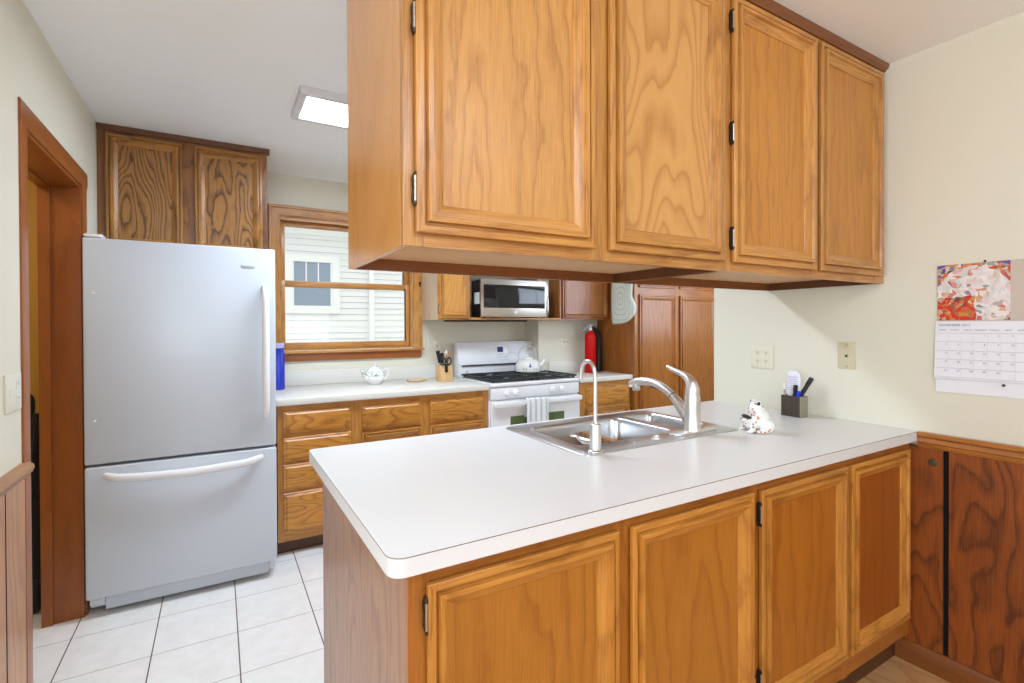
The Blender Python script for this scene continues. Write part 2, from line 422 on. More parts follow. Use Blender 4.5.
b = B(); b.box(5.4, 5.55, 1.813, 3.81, 0, H); struct('wall_kitchen_right', b, wall_m)
def wall_with_holes(name, axis, p0, p1, a0, a1, holes):
    b = B(); s = a0
    def bx(u0, u1, z0, z1):
        if axis == 'Y': b.box(u0, u1, p0, p1, z0, z1)
        else: b.box(p0, p1, u0, u1, z0, z1)
    for h0, h1, z0, z1 in holes:
        bx(s, h0, 0, H); bx(h0, h1, 0, z0); bx(h0, h1, z1, H); s = h1
    bx(s, a1, 0, H); return struct(name, b, wall_m)
wall_with_holes('wall_front', 'Y', -2.85, -2.70, -2.5, 2.36, [(-1.55, .05, .8, 2.1), (.55, 1.95, .8, 2.1)])
wall_with_holes('wall_dining_left', 'X', -2.5, -2.36, -2.7, 1.2, [(-1.45, .65, .8, 2.1)])
b = B(); b.box(-2.5, -.70, 1.2, 1.34, 0, H); struct('wall_dining_back', b, wall_m)
b = B(); b.box(-1.75, -1.6, 1.34, 3.5, 0, H); b.box(-1.6, -.70, 3.4, 3.5, 0, H); struct('wall_hall', b, hall_m)
# simple unseen dining-room windows (frames and panes)
def plain_window(name, axis, p, u0, u1, z0, z1):
    b = B(); g = B()
    def bx(bb, a0, a1, d0, d1, zz0, zz1):
        if axis == 'Y': bb.box(a0, a1, p+d0, p+d1, zz0, zz1)
        else: bb.box(p+d0, p+d1, a0, a1, zz0, zz1)
    w = .05
    for a0, a1, zz0, zz1 in ((u0, u0+w, z0, z1), (u1-w, u1, z0, z1), (u0+w, u1-w, z0, z0+w), (u0+w, u1-w, z1-w, z1), ((u0+u1)/2-.02, (u0+u1)/2+.02, z0+w, z1-w)):
        bx(b, a0, a1, -.03, .03, zz0, zz1)
    o = struct(name, b, oak_v, None, None)
    bx(g, u0+w, u1-w, -.003, .003, z0+w, z1-w); put('pane', g, pane_m, o)
plain_window('window_2', 'Y', -2.78, -1.55, .05, .8, 2.1)
plain_window('window_3', 'Y', -2.78, .55, 1.95, .8, 2.1)
plain_window('window_4', 'X', -2.43, -1.45, .65, .8, 2.1)
plain_window('window_5', 'Y', 1.74, 3.08, 5.1, 1.18, 2.28)

# doorway casing, jamb and stop on the left wall
dr = bpy.data.objects.new('door_1', None); COL.objects.link(dr); dr['kind'] = 'structure'; dr['label'] = 'dark stained doorway with deep wooden jamb beside the fridge'; dr['category'] = 'doorway'
b = B()
def casing_v(y0, y1, z1):
    b.prism([(-.538, y0), (-.532, y0), (-.5305, y0+.006), (-.5305, y1-.02), (-.533, y1-.008), (-.534, y1), (-.538, y1)], 'Z', 0, z1)
casing_v(2.143, DY0+.004, DZ+.02); casing_v(DY1-.004, 3.068, DZ+.02)
put('casing', b, door_v, dr)
b = B(); b.prism([(-.538, DZ-.004), (-.533, DZ-.004), (-.530, DZ+.012), (-.530, 2.050), (-.533, 2.058), (-.538, 2.058)], 'Y', 2.1415, 3.0695)
put('head_casing', b, door_y, dr)
b = B(); b.box(-.685, -.5385, DY1-.018, DY1+.001, 0, DZ); b.box(-.700, -.5385, DY0-.001, DY0+.006, 0, DZ); b.box(-.684, -.645, DY1-.030, DY1-.018, 0, DZ-.02)
put('jamb', b, door_v, dr)
b = B(); b.box(-.685, -.5385, DY0+.006, DY1-.018, DZ-.018, DZ+.001); b.box(-.684, -.645, DY0+.006, DY1-.018, DZ-.03, DZ-.018)
put('head_jamb', b, door_y, dr)

# wainscot on the left wall, with its rail
b = B(); b.box(-.538, -.5290, 1.2, 2.136, .0, .855)
for yy in (1.55, 1.962): b.box(-.532, -.5288, yy, yy+.008, .08, .855, 1)
b.box(-.538, -.5275, 2.136, 2.150, 0, .855, 2)
struct('trim_1', b, [ply_left, slot_m, door_v], 'pale oak plywood wainscot at the left edge', 'wainscot')
b = B(); b.prism([(-.538, .848), (-.530, .848), (-.528, .862), (-.518, .870), (-.513, .884), (-.516, .894), (-.521, .899), (-.538, .906)], 'Y', 1.2, 2.168)
struct('trim_2', b, wood('pale_rail', (.42, .21, .085), (.25, .11, .04), 'Y', 8, .8, 4, 8, mixf=.5), 'wooden chair rail on the left wall', 'chair rail')
b = B(); b.box(-.538, -.525, 1.2, 2.136, 0, .08, 0, .003); struct('baseboard_left', b, door_y)
# wainscot on the right wall
b = B(); b.box(2.350, 2.36, -2.7, .80, .07, .86); b.box(2.350, 2.36, .789, .90, .07, .86)
b.bm.free(); b = B()
ys = [.9455, .797, .779, .30, .282, -.2, -.218, -.9, -.918, -2.7]
for i in range(0, len(ys), 2): b.box(2.349, 2.36, ys[i+1], ys[i], .07, .86)
for i in range(1, len(ys)-1, 2): b.box(2.3555, 2.36, ys[i+1], ys[i], .07, .86, 1)
b.lathe((2.3487, .828, .803), [(.016, 0), (.014, -.0008)], 20, 2, 'X')
knot_m = mat('wood_knot', (.075, .050, .022), .5)
struct('trim_3', b, [ply, slot_m, knot_m], 'dark red brown plywood wainscot with a knot at the right', 'wainscot')
b = B(); b.prism([(2.36, .855), (2.345, .855), (2.341, .862), (2.341, .872), (2.336, .877), (2.338, .893), (2.332, .900), (2.332, .909), (2.336, .914), (2.36, .914)], 'Y', -2.7, .8735)
struct('trim_4', b, rail_y, 'honey oak chair rail on the right wall', 'chair rail')
b = B(); b.prism([(2.349, 0), (2.334, 0), (2.334, .062), (2.339, .074), (2.343, .082), (2.349, .084)], 'Y', -2.7, .9455)
struct('baseboard_right', b, trim_dark)
b = B(); b.box(2.349, 2.362, .70, .946, .0, .07); b.bm.free()

# kitchen window
wn = bpy.data.objects.new('window_1', None); COL.objects.link(wn); wn['kind'] = 'structure'; wn['label'] = 'oak framed double hung window over the back counter'; wn['category'] = 'window'
b = B()
def casing_ring(x0, x1, z0, z1):
    pr = [(0, 0), (0, -.026), (.004, -.030), (.016, -.030), (.022, -.022), (.050, -.018), (.066, -.016), (.070, -.012), (.076, -.010), (.076, .03)]
    rings = []
    for o, d in pr: rings.append([(x0+o, yb+d, z0), (x0+o, yb+d, z1-o), (x1-o, yb+d, z1-o), (x1-o, yb+d, z0)])
    b.loops(rings, closed=False, mf=lambda i, j: 1 if j == 1 else 0)
casing_ring(.300, 1.400, 1.155, 2.172)
put('casing', b, [oak_v, oak_h], wn)
b = B(); b.box(.285, 1.412, yb-.045, yb+.02, 1.140, 1.158, 0, .004); put('stool', b, oak_h, wn)
b = B(); b.prism([(.3, 1.085), (1.395, 1.085), (1.395, 1.140), (.3, 1.140)], 'Y', yb-.02, yb, 0, .003); put('apron', b, door_x, wn)
b = B()
for x0, x1 in ((WX0, .376), (1.306, WX1)): b.box(x0, x1, yb-.001, 3.95, WZ0, WZ1)
b.box(.376, 1.306, yb-.001, 3.95, WZ1-.02, WZ1, 1); b.box(.376, 1.306, yb+.0, 3.95, WZ0-.002, WZ0+.006, 1)
put('jamb', b, [oak_v, oak_h], wn)
def sash(x0, x1, z0, z1, y0, y1, st, bot, top):
    b = B(); b.box(x0, x0+st, y0, y1, z0, z1, 0, .003); b.box(x1-st, x1, y0, y1, z0, z1, 0, .003)
    b.box(x0+st, x1-st, y0, y1, z0, z0+bot, 1, .003); b.box(x0+st, x1-st, y0, y1, z1-top, z1, 1, .003)
    o = put('sash', b, [oak_v, oak_h], wn)
    g = B(); g.box(x0+st, x1-st, (y0+y1)/2-.002, (y0+y1)/2+.002, z0+bot, z1-top); put('pane', g, pane_m, o); return o
sash(.376, 1.306, 1.171, 1.655, 3.825, 3.860, .030, .045, .040)
sash(.376, 1.306, 1.612, 2.078, 3.865, 3.895, .034, .040, .036)
b = B(); b.lathe((1.378, yb-.030, 1.67), [(.011, 0), (.011, -.006), (.006, -.012)], 12, 0, 'Y'); b.box(1.372, 1.384, yb-.034, yb-.029, 1.640, 1.668, 0, .002)
put('shade_bracket', b, hinge_m, wn)

# ------------------------------------------------------------------ outside: lawn and the neighbouring house
b = B(); b.box(-12, 18, 4.2, 30, -1.15, -1.05); struct('ground', b, grass_m)
hs = thing('house', 'white clapboard neighbouring house seen through the kitchen window', 'house', (1.2, 7.0, -1.05))
b = B(); lap = .082; z = -1.05
while z < 2.55:
    b.prism([(7.0, z), (7.016, z+lap-.002), (7.12, z+lap-.002), (7.12, z)], 'X', -5, 7); z += lap
put('siding', b, outside_white, hs, 10)
b = B(); b.box(-5, 7, 6.98, 7.12, 2.53, 2.72); b.box(-5, 7, 6.45, 7.12, 2.72, 2.80); b.box(-5, 7, 6.43, 6.47, 2.70, 2.86); put('soffit', b, outside_trim, hs)
b = B(); b.prism([(6.4, 2.84), (6.4, 2.88), (9.5, 4.6), (9.5, 4.5)], 'X', -5, 7); put('roof', b, mat('asphalt_shingle', (.12, .12, .13), .9), hs)
b = B(); x0, x1, z0, z1 = .73, 1.41, 1.50, 2.26
for q in ((x0, x0+.09, z0, z1), (x1-.09, x1, z0, z1), (x0+.09, x1-.09, z0, z0+.1), (x0+.09, x1-.09, z1-.09, z1)): b.box(q[0], q[1], 6.955, 7.0, q[2], q[3])
b.box(x0+.09, x1-.09, 6.97, 6.99, 1.865, 1.915)
for xx in (.985, 1.135): b.box(xx, xx+.016, 6.975, 6.99, 1.9, z1-.09)
for q in ((x0+.09, x0+.115, z0+.1, z1-.09), (x1-.115, x1-.09, z0+.1, z1-.09)): b.box(q[0], q[1], 6.975, 6.99, q[2], q[3])
w = put('window', b, outside_trim, hs)
b = B(); b.box(x0+.09, x1-.09, 6.985, 6.995, z0+.1, z1-.09); put('pane', b, outside_glass, w)
b = B(); b.box(1.80, 1.87, 6.94, 6.992, -1.0, 2.70, 0, .01); put('downspout', b, outside_trim, hs)

# ================================================================== PENINSULA
# base cabinets
YF = .903
def peninsula_base(label, x0, x1, stiles, doors, left_end, panels):
    t = thing('base_cabinet', label, 'cabinet', (x0, YF, 0), 'peninsula base cabinets')
    b = B()
    b.box(x0, x0+.016, YF+.018, 1.785, 0 if left_end else .10, .876); b.box(x1-.016, x1, YF+.018, 1.785, .10, .876)
    b.box(x0+.016, x1-.016, 1.77, 1.785, .0, .876); b.box(x0+.016, x1-.016, YF+.018, 1.77, .10, .116)
    put('carcass', b, wood('end_panel_oak', (.46, .25, .12), (.28, .12, .05), 'Z', 7, .8, 7, 10, rough=.34, mixf=.75, pores=.6, coat=.15) if left_end else low_v, t)
    face_frame(t, stiles, [(.838, .876), (.11, .19)], .105, .876, YF, .018, low_ff_v, low_ff_h)
    b = B(); b.box(x0+.016, x1, .9466, .956, 0, .112); put('toe_kick', b, kick_m, t)
    for (dx0, dx1, hg), pm in zip(doors, panels): panel_door(t, dx0, dx1, .185, .845, YF, low_v, low_h, pm, 1.0, hg)
    return t
peninsula_base('left oak base cabinet of the peninsula, two doors, grey oak end panel', .302, 1.350, [(.302, .345), (.806, .866), (1.325, 1.350)],
               [(.337, .814, [('L', .785), ('L', .28)]), (.857, 1.333, [('R', .28)])], True, (low_panel, low_panel))
peninsula_base('right oak base cabinet of the peninsula, two doors, against the wainscot', 1.350, 2.349, [(1.350, 1.378), (1.848, 1.888), (2.310, 2.349)],
               [(1.370, 1.857, [('L', .775), ('L', .28)]), (1.880, 2.320, [('R', .28)])], False, (low_panel_mid, low_panel_red))

# countertop with sink hole
def rr(x0, x1, y0, y1, r, n=6, radii=None):
    out = []
    R = radii or (r, r, r, r)
    for k, (cx, cy, a0) in enumerate(((x0, y0, PI), (x1, y0, 1.5*PI), (x1, y1, 0), (x0, y1, .5*PI))):
        q = R[k]; cx2 = cx+q if cx == x0 else cx-q; cy2 = cy+q if cy == y0 else cy-q
        if q < 1e-5: out.append((cx, cy)); continue
        for i in range(n+1):
            a = a0+.5*PI*i/n; out.append((cx2+q*math.cos(a), cy2+q*math.sin(a)))
    return out
def plate_with_hole(b, outer, holes, z, m=0):
    """flat face at height z with holes, triangulated"""
    vs, es = [], []
    def ring(p):
        v = [b.bm.verts.new((x, y, z)) for x, y in p]
        e = [b.bm.edges.new((v[i], v[(i+1) % len(v)])) for i in range(len(v))]
        return v, e
    ov, oe = ring(outer); es += oe; hv = []
    for h in holes:
        v, e = ring(h); es += e; hv.append(v)
    g = bmesh.ops.triangle_fill(b.bm, use_beauty=True, use_dissolve=False, edges=es)
    for f in g['geom']:
        if isinstance(f, bmesh.types.BMFace): f.material_index = m
    return ov, hv
ct = thing('countertop', 'long white laminate peninsula countertop with rounded corners', 'countertop', (1.3, 1.345, .876))
b = B(); out = rr(.261, 2.359, .874, 1.812, .03, 6, (.032, 0, 0, .020))
hole = rr(1.03, 1.755, 1.29, 1.745, .02, 4)
ov, hv = plate_with_hole(b, out, [hole], .914)
ins = lambda d: [(x, y) for x, y in rr(.261+d, 2.359, .874+d, 1.812-d, .03, 6, (.032-d, 0, 0, .020-d))]
rings = [[(x, y, .914) for x, y in out], [(x, y, .9122) for x, y in ins(-.0003)], [(x, y, .9120) for x, y in ins(0)], [(x, y, .878) for x, y in ins(0)], [(x, y, .876) for x, y in ins(.002)]]
b.loops(rings, mf=lambda i, j: 1 if i == 0 else 0)
bo, hb = plate_with_hole(b, ins(.002), [hole], .876)
b.loops([[(x, y, .914) for x, y in hole], [(x, y, .876) for x, y in hole]])
put('slab', b, [lam_m, seam_m], ct)

# sink
sk = thing('sink', 'stainless steel double bowl drop in sink in the peninsula', 'sink', (1.39, 1.5, .914))
b = B(); bowlA = (1.062, 1.535, 1.345, 1.700); bowlB = (1.580, 1.748, 1.365, 1.705)
so = rr(.998, 1.787, 1.247, 1.772, .03, 5)
hA = rr(*bowlA, .05, 6); hB = rr(*bowlB, .04, 6)
plate_with_hole(b, rr(1.004, 1.781, 1.253, 1.766, .026, 5), [hA, hB], .9195)
b.loops([[(x, y, .9142) for x, y in so], [(x, y, .917) for x, y in rr(.999, 1.786, 1.248, 1.771, .03, 5)], [(x, y, .9195) for x, y in rr(1.004, 1.781, 1.253, 1.766, .026, 5)]])
put('rim', b, sink_m, sk)
def bowl(q, depth, r):
    b = B(); rings = []
    for o, z in ((-.001, .9195), (0, .9185), (.004, .914), (.007, .90), (.012, .914-depth+.03), (.022, .914-depth+.008), (.04, .914-depth)):
        rings.append([(x, y, z) for x, y in rr(q[0]+o, q[1]-o, q[2]+o, q[3]-o, r-min(o*.5, .01), 6)])
    b.loops(rings, cap1=True)
    o = put('bowl', b, sink_m, sk, 50)
    c = B(); cx, cy = (q[0]+q[1])/2, (q[2]+q[3])/2
    c.lathe((cx, cy, .914-depth+.0005), [(.042, 0), (.040, .003), (.030, .002), (.012, .0025), (.004, .006)], 24); put('drain', c, nickel_m, o)
bowl(bowlA, .18, .05); bowl(bowlB, .14, .04)
b = B(); b.lathe((1.375, 1.303, .9195), [(.020, 0), (.019, .004), (.012, .006), (.010, .012), (.004, .014)], 20); put('soap_hole_cap', b, nickel_m, sk)

# main faucet
fc = thing('faucet', 'brushed nickel pull out kitchen faucet with arched lever behind the sink deck', 'faucet', (1.57, 1.303, .9195))
b = B(); b.prism(rr(1.455, 1.690, 1.272, 1.334, .030, 8), 'Z', .9197, .9275, 0, .003); put('base_plate', b, nickel_m, fc)
b = B(); b.lathe((1.57, 1.303, .9275), [(.034, 0), (.0335, .006), (.031, .012), (.030, .06), (.029, .105), (.0285, .128), (.0275, .132), (.0275, .134)], 28)
b.tube([(1.57, 1.312, .952), (1.57, 1.335, .985), (1.57, 1.358, 1.010), (1.57, 1.385, 1.035), (1.57, 1.40, 1.047)], [.020, .024, .022, .0185, .0175], 16, flat=(1, 1))
put('body', b, nickel_m, fc, 50)
b = B(); b.tube([(1.57, 1.396, 1.0437), (1.57, 1.404, 1.0505)], [.0172, .0172], 16, smooth=1); put('black_ring', b, black_m, fc)
b = B(); b.tube([(1.57, 1.402, 1.049), (1.57, 1.44, 1.071), (1.57, 1.49, 1.088), (1.57, 1.55, 1.092), (1.57, 1.60, 1.084), (1.57, 1.635, 1.072)], [.0172, .0168, .0165, .0175, .019, .0165], 18)
b.lathe((1.57, 1.603, 1.046), [(.014, 0), (.0165, .004), (.0165, .03)], 18)
put('spout', b, nickel_m, fc, 50)
b = B(); b.tube([(1.57, 1.395, 1.060-.001), (1.57, 1.47, 1.070), (1.57, 1.52, 1.0725)], [.004, .007, .003], 8); put('spray_button', b, black_m, fc)
b = B(); b.tube([(1.57, 1.303, 1.062), (1.57, 1.303, 1.085), (1.57, 1.309, 1.108), (1.57, 1.326, 1.128), (1.57, 1.358, 1.1415), (1.57, 1.395, 1.152), (1.57, 1.428, 1.164)], [.0275, .0265, .0215, .0155, .011, .0095, .006], 18, flat=(1, 1))
put('lever', b, nickel_m, fc, 50)

# filtered water tap
ft = thing('filter_tap', 'slim gooseneck drinking water tap with side lever at the near sink corner', 'tap', (1.06, 1.268, .9195))
b = B(); b.lathe((1.06, 1.268, .9195), [(.024, 0), (.024, .004), (.0195, .008), (.0185, .086), (.017, .090), (.011, .092), (.008, .098)], 22); put('body', b, nickel_m, ft)
b = B(); b.tube([(1.06, 1.268, 1.01), (1.06, 1.268, 1.09), (1.06, 1.268, 1.16), (1.06, 1.277, 1.197), (1.06, 1.305, 1.213), (1.06, 1.332, 1.197), (1.06, 1.341, 1.172), (1.06, 1.343, 1.152)], .0068, 12); put('spout', b, nickel_m, ft, 60)
b = B(); b.tube([(1.055, 1.282, .948), (1.052, 1.315, .946), (1.05, 1.334, .95)], [.009, .0105, .008], 12); b.tube([(1.05, 1.33, .946), (1.046, 1.352, .956), (1.042, 1.372, .953)], [.008, .0055, .005], 10, flat=(.7, 1.4)); put('lever', b, nickel_m, ft, 50)

# hanging upper cabinets
YU = .9961; UB = 1.4986; UT = 2.352
def hanging(label, x0, x1, stiles, doors, left_end, panels):
    t = thing('hanging_cabinet', label, 'cabinet', (x0, YU, UB), 'cabinets hanging over the peninsula')
    b = B(); yk = 1.482
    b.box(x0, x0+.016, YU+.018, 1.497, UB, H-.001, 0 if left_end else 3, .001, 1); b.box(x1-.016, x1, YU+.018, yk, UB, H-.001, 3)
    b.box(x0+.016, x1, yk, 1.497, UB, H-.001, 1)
    b.box(x0+.016, x1-.016, YU+.018, yk, UB+.034, UB+.046, 2)
    put('carcass', b, [wood('stained_side_panel', (.60, .28, .075), (.47, .19, .042), 'Z', 4, .6, 4, 6, rough=.25, mixf=.4), rail_stain_shade, under_m, dark_stain_shade], t)  # back rail and inner sides have the underside shade put into their colour
    face_frame(t, stiles, [(UB, UB+.045), (UT-.035, H-.001)], UB, H-.001, YU, .018, oak_v, oak_h)
    for (dx0, dx1, hg), pm in zip(doors, panels): panel_door(t, dx0, dx1, 1.526, 2.345, YU, oak_v, oak_h, pm, 1.08, hg)
    return t
hanging('left oak cabinet hanging from the ceiling over the sink, two wide doors', .328, 1.352, [(.328, .372), (.812, .884), (1.318, 1.352)],
        [(.352, .823, [('L', 1.615), ('L', 1.968)]), (.873, 1.330, [])], True, (oak_fleck, oak_cathedral))
hanging('right oak cabinet hanging from the ceiling, narrower doors next to the wall', 1.352, 2.358, [(1.352, 1.385), (1.825, 1.872), (2.29, 2.358)],
        [(1.374, 1.836, [('L', 1.60), ('L', 1.925), ('L', 2.27)]), (1.862, 2.322, [])], False, (oak_amber, oak_amber))
b = B(); b.prism([(YU-.0005, 2.362), (YU-.006, 2.363), (YU-.009, 2.368), (YU-.017, 2.373), (YU-.020, 2.389), (YU-.0005, 2.389)], 'X', .328, 2.358)
struct('trim_5', b, rail_stain_shade, 'dark moulding along the top of the hanging cabinets', 'moulding')

# ================================================================== BACK RUN
YB = 3.15
def base_unit(label, x0, x1, ylo, fill, group='base cabinets along the back wall'):
    t = thing('base_cabinet', label, 'cabinet', (x0, YB, 0), group)
    b = B(); b.box(x0, x0+.016, YB+.018, ylo, .085, .876); b.box(x1-.016, x1, YB+.018, ylo, .085, .876); b.box(x0+.016, x1-.016, ylo-.012, ylo, .085, .876); b.box(x0+.016, x1-.016, YB+.018, ylo-.012, .085, .1)
    put('carcass', b, oak_v, t)
    b = B(); b.box(x0, x1, YB+.06, YB+.07, 0, .09); put('toe_kick', b, kick_m, t)
    fill(t); return t
def drawers_fill(t):
    face_frame(t, [(.288, .320), (.694, .730)], [(.838, .876), (.684, .716), (.53, .552), (.365, .392), (.085, .137)], .085, .876, YB, .018, oak_v, oak_h)
    for z0, z1 in ((.714, .841), (.549, .686), (.389, .531), (.134, .366)): drawer(t, .317, .697, z0, z1, YB, oak_drawer)
base_unit('oak drawer cabinet of four drawers next to the fridge', .288, .730, 3.78, drawers_fill)
def door_fill(a, c, d0, d1):
    def f(t):
        face_frame(t, [(a, d0+.004), (d1-.004, c)], [(.83, .876), (.667, .688), (.085, .137)], .085, .876, YB, .018, oak_v, oak_h)
        drawer(t, d0, d1, .687, .834, YB, oak_drawer); panel_door(t, d0, d1, .134, .668, YB, oak_v, oak_h, oak_panel, .75)
    return f
base_unit('middle oak base cabinet under the teapot, one drawer over a door', .730, 1.180, 3.78, door_fill(.730, 1.180, .766, 1.147))
base_unit('oak base cabinet just left of the stove, one drawer over a door', 1.180, 1.648, 3.78, door_fill(1.180, 1.648, 1.212, 1.615))
base_unit('small oak base cabinet right of the stove beside the tall pantry', 2.470, 3.018, 3.58, door_fill(2.470, 3.018, 2.535, 2.995), 'base cabinets along the back wall')
def counter(label, x0, x1, y1):
    t = thing('countertop', label, 'countertop', (x0, 3.12, .876))
    b = B(); b.box(x0, x1, 3.12, y1, .876, .914, 0, .004); put('slab', b, lam2_m, t)
    b = B(); b.box(x0, x1, y1-.018, y1, .914, 1.015, 0, .004); put('backsplash', b, lam2_m, t); return t
counter('cream laminate countertop along the back wall left of the stove', .279, 1.652, 3.809)
counter('short cream laminate countertop right of the stove', 2.468, 3.019, 3.584)

# ------------------------------------------------------------------ fridge
fr = thing('refrigerator', 'white bottom freezer refrigerator in the left corner', 'refrigerator', (-.13, 3.3, 0))
b = B(); b.box(-.519, .257, 2.972, 3.72, .03, 1.720, 0, .006)
for xx in (-.45, .19): b.lathe((xx, 3.05, 0), [(.02, 0), (.02, .03)], 12); b.lathe((xx, 3.6, 0), [(.02, 0), (.02, .03)], 12)
put('cabinet', b, fridge_m, fr)
def slab_door(name, z0, z1):
    b = B(); b.box(-.525, .262, 2.912, 2.966, z0, z1, 0, .009, 3)
    return put(name, b, fridge_m, fr)
du = slab_door('door', .706, 1.738)
dl = slab_door('freezer_drawer', .092, .694)
b = B(); b.box(-.515, .252, 2.966, 2.973, .1, 1.73); put('gasket', b, mat('grey_gasket', (.35, .36, .38), .6), fr)
b = B(); b.tube([(.212, 2.916, 1.540), (.212, 2.895, 1.530), (.212, 2.876, 1.49), (.212, 2.868, 1.38), (.212, 2.868, 1.10), (.212, 2.874, .93), (.212, 2.892, .875), (.212, 2.914, .862)], [.012, .0135, .015, .016, .016, .015, .0135, .012], 14, flat=(1, 1.15))
put('handle', b, white_m, du, 60)
b = B(); b.tube([(-.452, 2.914, .652), (-.425, 2.892, .648), (-.36, 2.872, .640), (-.13, 2.862, .632), (.10, 2.872, .640), (.165, 2.892, .648), (.192, 2.914, .652)], [.012, .0145, .0165, .018, .0165, .0145, .012], 14, flat=(1.15, 1))
put('handle', b, white_m, dl, 60)
b = B(); b.box(.103, .166, 2.9095, 2.9122, 1.634, 1.651, 0, .001); text_bm(b, 'Kenmore', .0155, frame_M((.1345, 2.9092, 1.6375), (1, 0, 0), (0, 0, 1)), 1)
put('name_plate', b, [palegrey_m, grey_m], du)
for zz in (1.487, .905):
    b = B(); b.lathe((-.486, 2.9125, zz), [(.006, 0), (.0055, -.003), (.002, -.004)], 14, 0, 'Y'); put('screw_cap', b, white_m, du)
b = B(); b.box(-.522, -.452, 2.918, 3.03, 1.7405, 1.757, 0, .006); b.box(-.52, -.46, 2.925, 3.03, 1.735, 1.742, 1)
put('hinge_cover', b, [white_m, black_m], fr)
b = B(); b.box(-.46, .225, 2.955, 2.972, .018, .088, 0, .004); b.box(-.33, .12, 2.9535, 2.956, .066, .078, 1); b.box(-.515, -.46, 2.940, 2.972, .055, .088, 0, .003); b.box(.225, .255, 2.940, 2.972, .055, .088, 0, .003)
put('grille', b, [fridge_m, palegrey_m], fr)
# cabinet above
oc = thing('wall_cabinet', 'dark oak two door cabinet above the refrigerator', 'cabinet', (-.535, 3.33, 1.75))
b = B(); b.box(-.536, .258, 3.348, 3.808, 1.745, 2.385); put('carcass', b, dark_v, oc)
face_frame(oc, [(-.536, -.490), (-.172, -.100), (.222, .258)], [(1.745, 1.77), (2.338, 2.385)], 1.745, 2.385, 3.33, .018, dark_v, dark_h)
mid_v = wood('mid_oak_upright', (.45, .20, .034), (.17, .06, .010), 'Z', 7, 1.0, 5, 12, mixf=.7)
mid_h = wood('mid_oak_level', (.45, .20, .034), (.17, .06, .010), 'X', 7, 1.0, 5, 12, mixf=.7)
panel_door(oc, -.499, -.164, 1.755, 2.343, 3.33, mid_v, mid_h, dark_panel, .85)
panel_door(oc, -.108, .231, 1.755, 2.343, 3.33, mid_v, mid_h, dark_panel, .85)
b = B(); b.prism([(3.33, 2.36), (3.322, 2.362), (3.312, 2.378), (3.308, 2.3885), (3.348, 2.3885), (3.348, 2.36)], 'X', -.537, .272); put('crown', b, dark_stain_shade, oc)

# ------------------------------------------------------------------ stove
sv = thing('stove', 'white freestanding gas range with black grates between the counters', 'stove', (2.06, 3.4, 0))
SX0, SX1 = 1.660, 2.458
b = B(); b.box(SX0, SX1, 3.155, 3.70, .05, .905, 0, .004); b.box(SX0, SX1, 3.125, 3.70, .890, .918, 0, .008)
for xx in (SX0+.05, SX1-.05):
    for yy in (3.2, 3.62): b.lathe((xx, yy, 0), [(.018, 0), (.018, .05)], 12)
put('body', b, white_m, sv)
b = B(); b.prism([(3.70, .90), (3.665, .918), (3.675, 1.0), (3.668, 1.02), (3.690, 1.185), (3.70, 1.196), (3.76, 1.196), (3.77, 1.18), (3.77, .90)], 'X', SX0, SX1, 0, .004)
b.box(1.69, 2.20, 3.664, 3.672, 1.000, 1.012, 1); b.lathe((1.735, 3.669, .957), [(.014, 0), (.013, -.005), (.006, -.006)], 16, 2, 'Y')
def on_panel(z): return 3.6655+(z-1.02)*.1333
Mp = lambda x, z: frame_M((x, on_panel(z)-.0006, z), (1, 0, 0), (0, .132, 1))
def quad(x0, x1, z0, z1, m, d=.0006):
    b.loops([[(x0, on_panel(z0)-d, z0), (x1, on_panel(z0)-d, z0)], [(x0, on_panel(z1)-d, z1), (x1, on_panel(z1)-d, z1)]], m, closed=False)
quad(2.02, 2.075, 1.108, 1.152, 3); quad(2.015, 2.11, 1.064, 1.070, 2); quad(2.015, 2.10, 1.086, 1.092, 2); quad(2.03, 2.12, 1.040, 1.045, 2)
quad(2.13, 2.42, 1.045, 1.17, 4, .0004)
def arc(cx, cz, r, a0, a1, w, m):
    n = 16
    b.loops([[(cx+q*math.cos(a0+(a1-a0)*k/n), on_panel(cz+q*math.sin(a0+(a1-a0)*k/n))-.0009, cz+q*math.sin(a0+(a1-a0)*k/n)) for k in range(n+1)] for q in (r, r+w)], m, closed=False)
arc(2.30, 1.06, .085, .3, 2.9, .005, 2); arc(2.16, 1.04, .06, .6, 2.9, .005, 2)
put('backguard', b, [white_m, black_m, palegrey_m, blue_print, mat('off_white_control_panel', (.77, .79, .83), .35)], sv)
b = B(); b.box(SX0+.004, SX1-.004, 3.132, 3.16, .800, .885, 0, .005); put('control_panel', b, white_m, sv)
for xx in (1.800, 1.875, 2.205, 2.290):
    b = B(); b.lathe((xx, 3.132, .842), [(.026, 0), (.024, -.006), (.020, -.010), (.019, -.026), (.016, -.029)], 20, 0, 'Y'); b.box(xx-.004, xx+.004, 3.100, 3.106, .824, .860, 0, .002); put('knob', b, white_m, sv)
b = B(); b.box(SX0+.004, SX1-.004, 3.122, 3.152, .22, .788, 0, .007); od = put('oven_door', b, white_m, sv)
b = B(); b.box(1.82, 2.30, 3.1195, 3.123, .46, .672, 0, .001); put('oven_window', b, mat('dark_oven_glass', (.09, .14, .05), .06, coat=.5), od)
b = B(); b.box(SX0+.004, SX1-.004, 3.085, 3.110, .748, .786, 0, .009, 3); b.box(SX0+.03, SX0+.07, 3.10, 3.125, .752, .782, 0, .003); b.box(SX1-.07, SX1-.03, 3.10, 3.125, .752, .782, 0, .003); put('handle', b, white_m, od)
b = B(); b.box(SX0+.004, SX1-.004, 3.128, 3.152, .06, .205, 0, .006); put('storage_drawer', b, white_m, sv)
b = B(); b.box(SX0+.03, SX1-.03, 3.15, 3.66, .918, .921); put('cooktop_well', b, iron_m, sv)
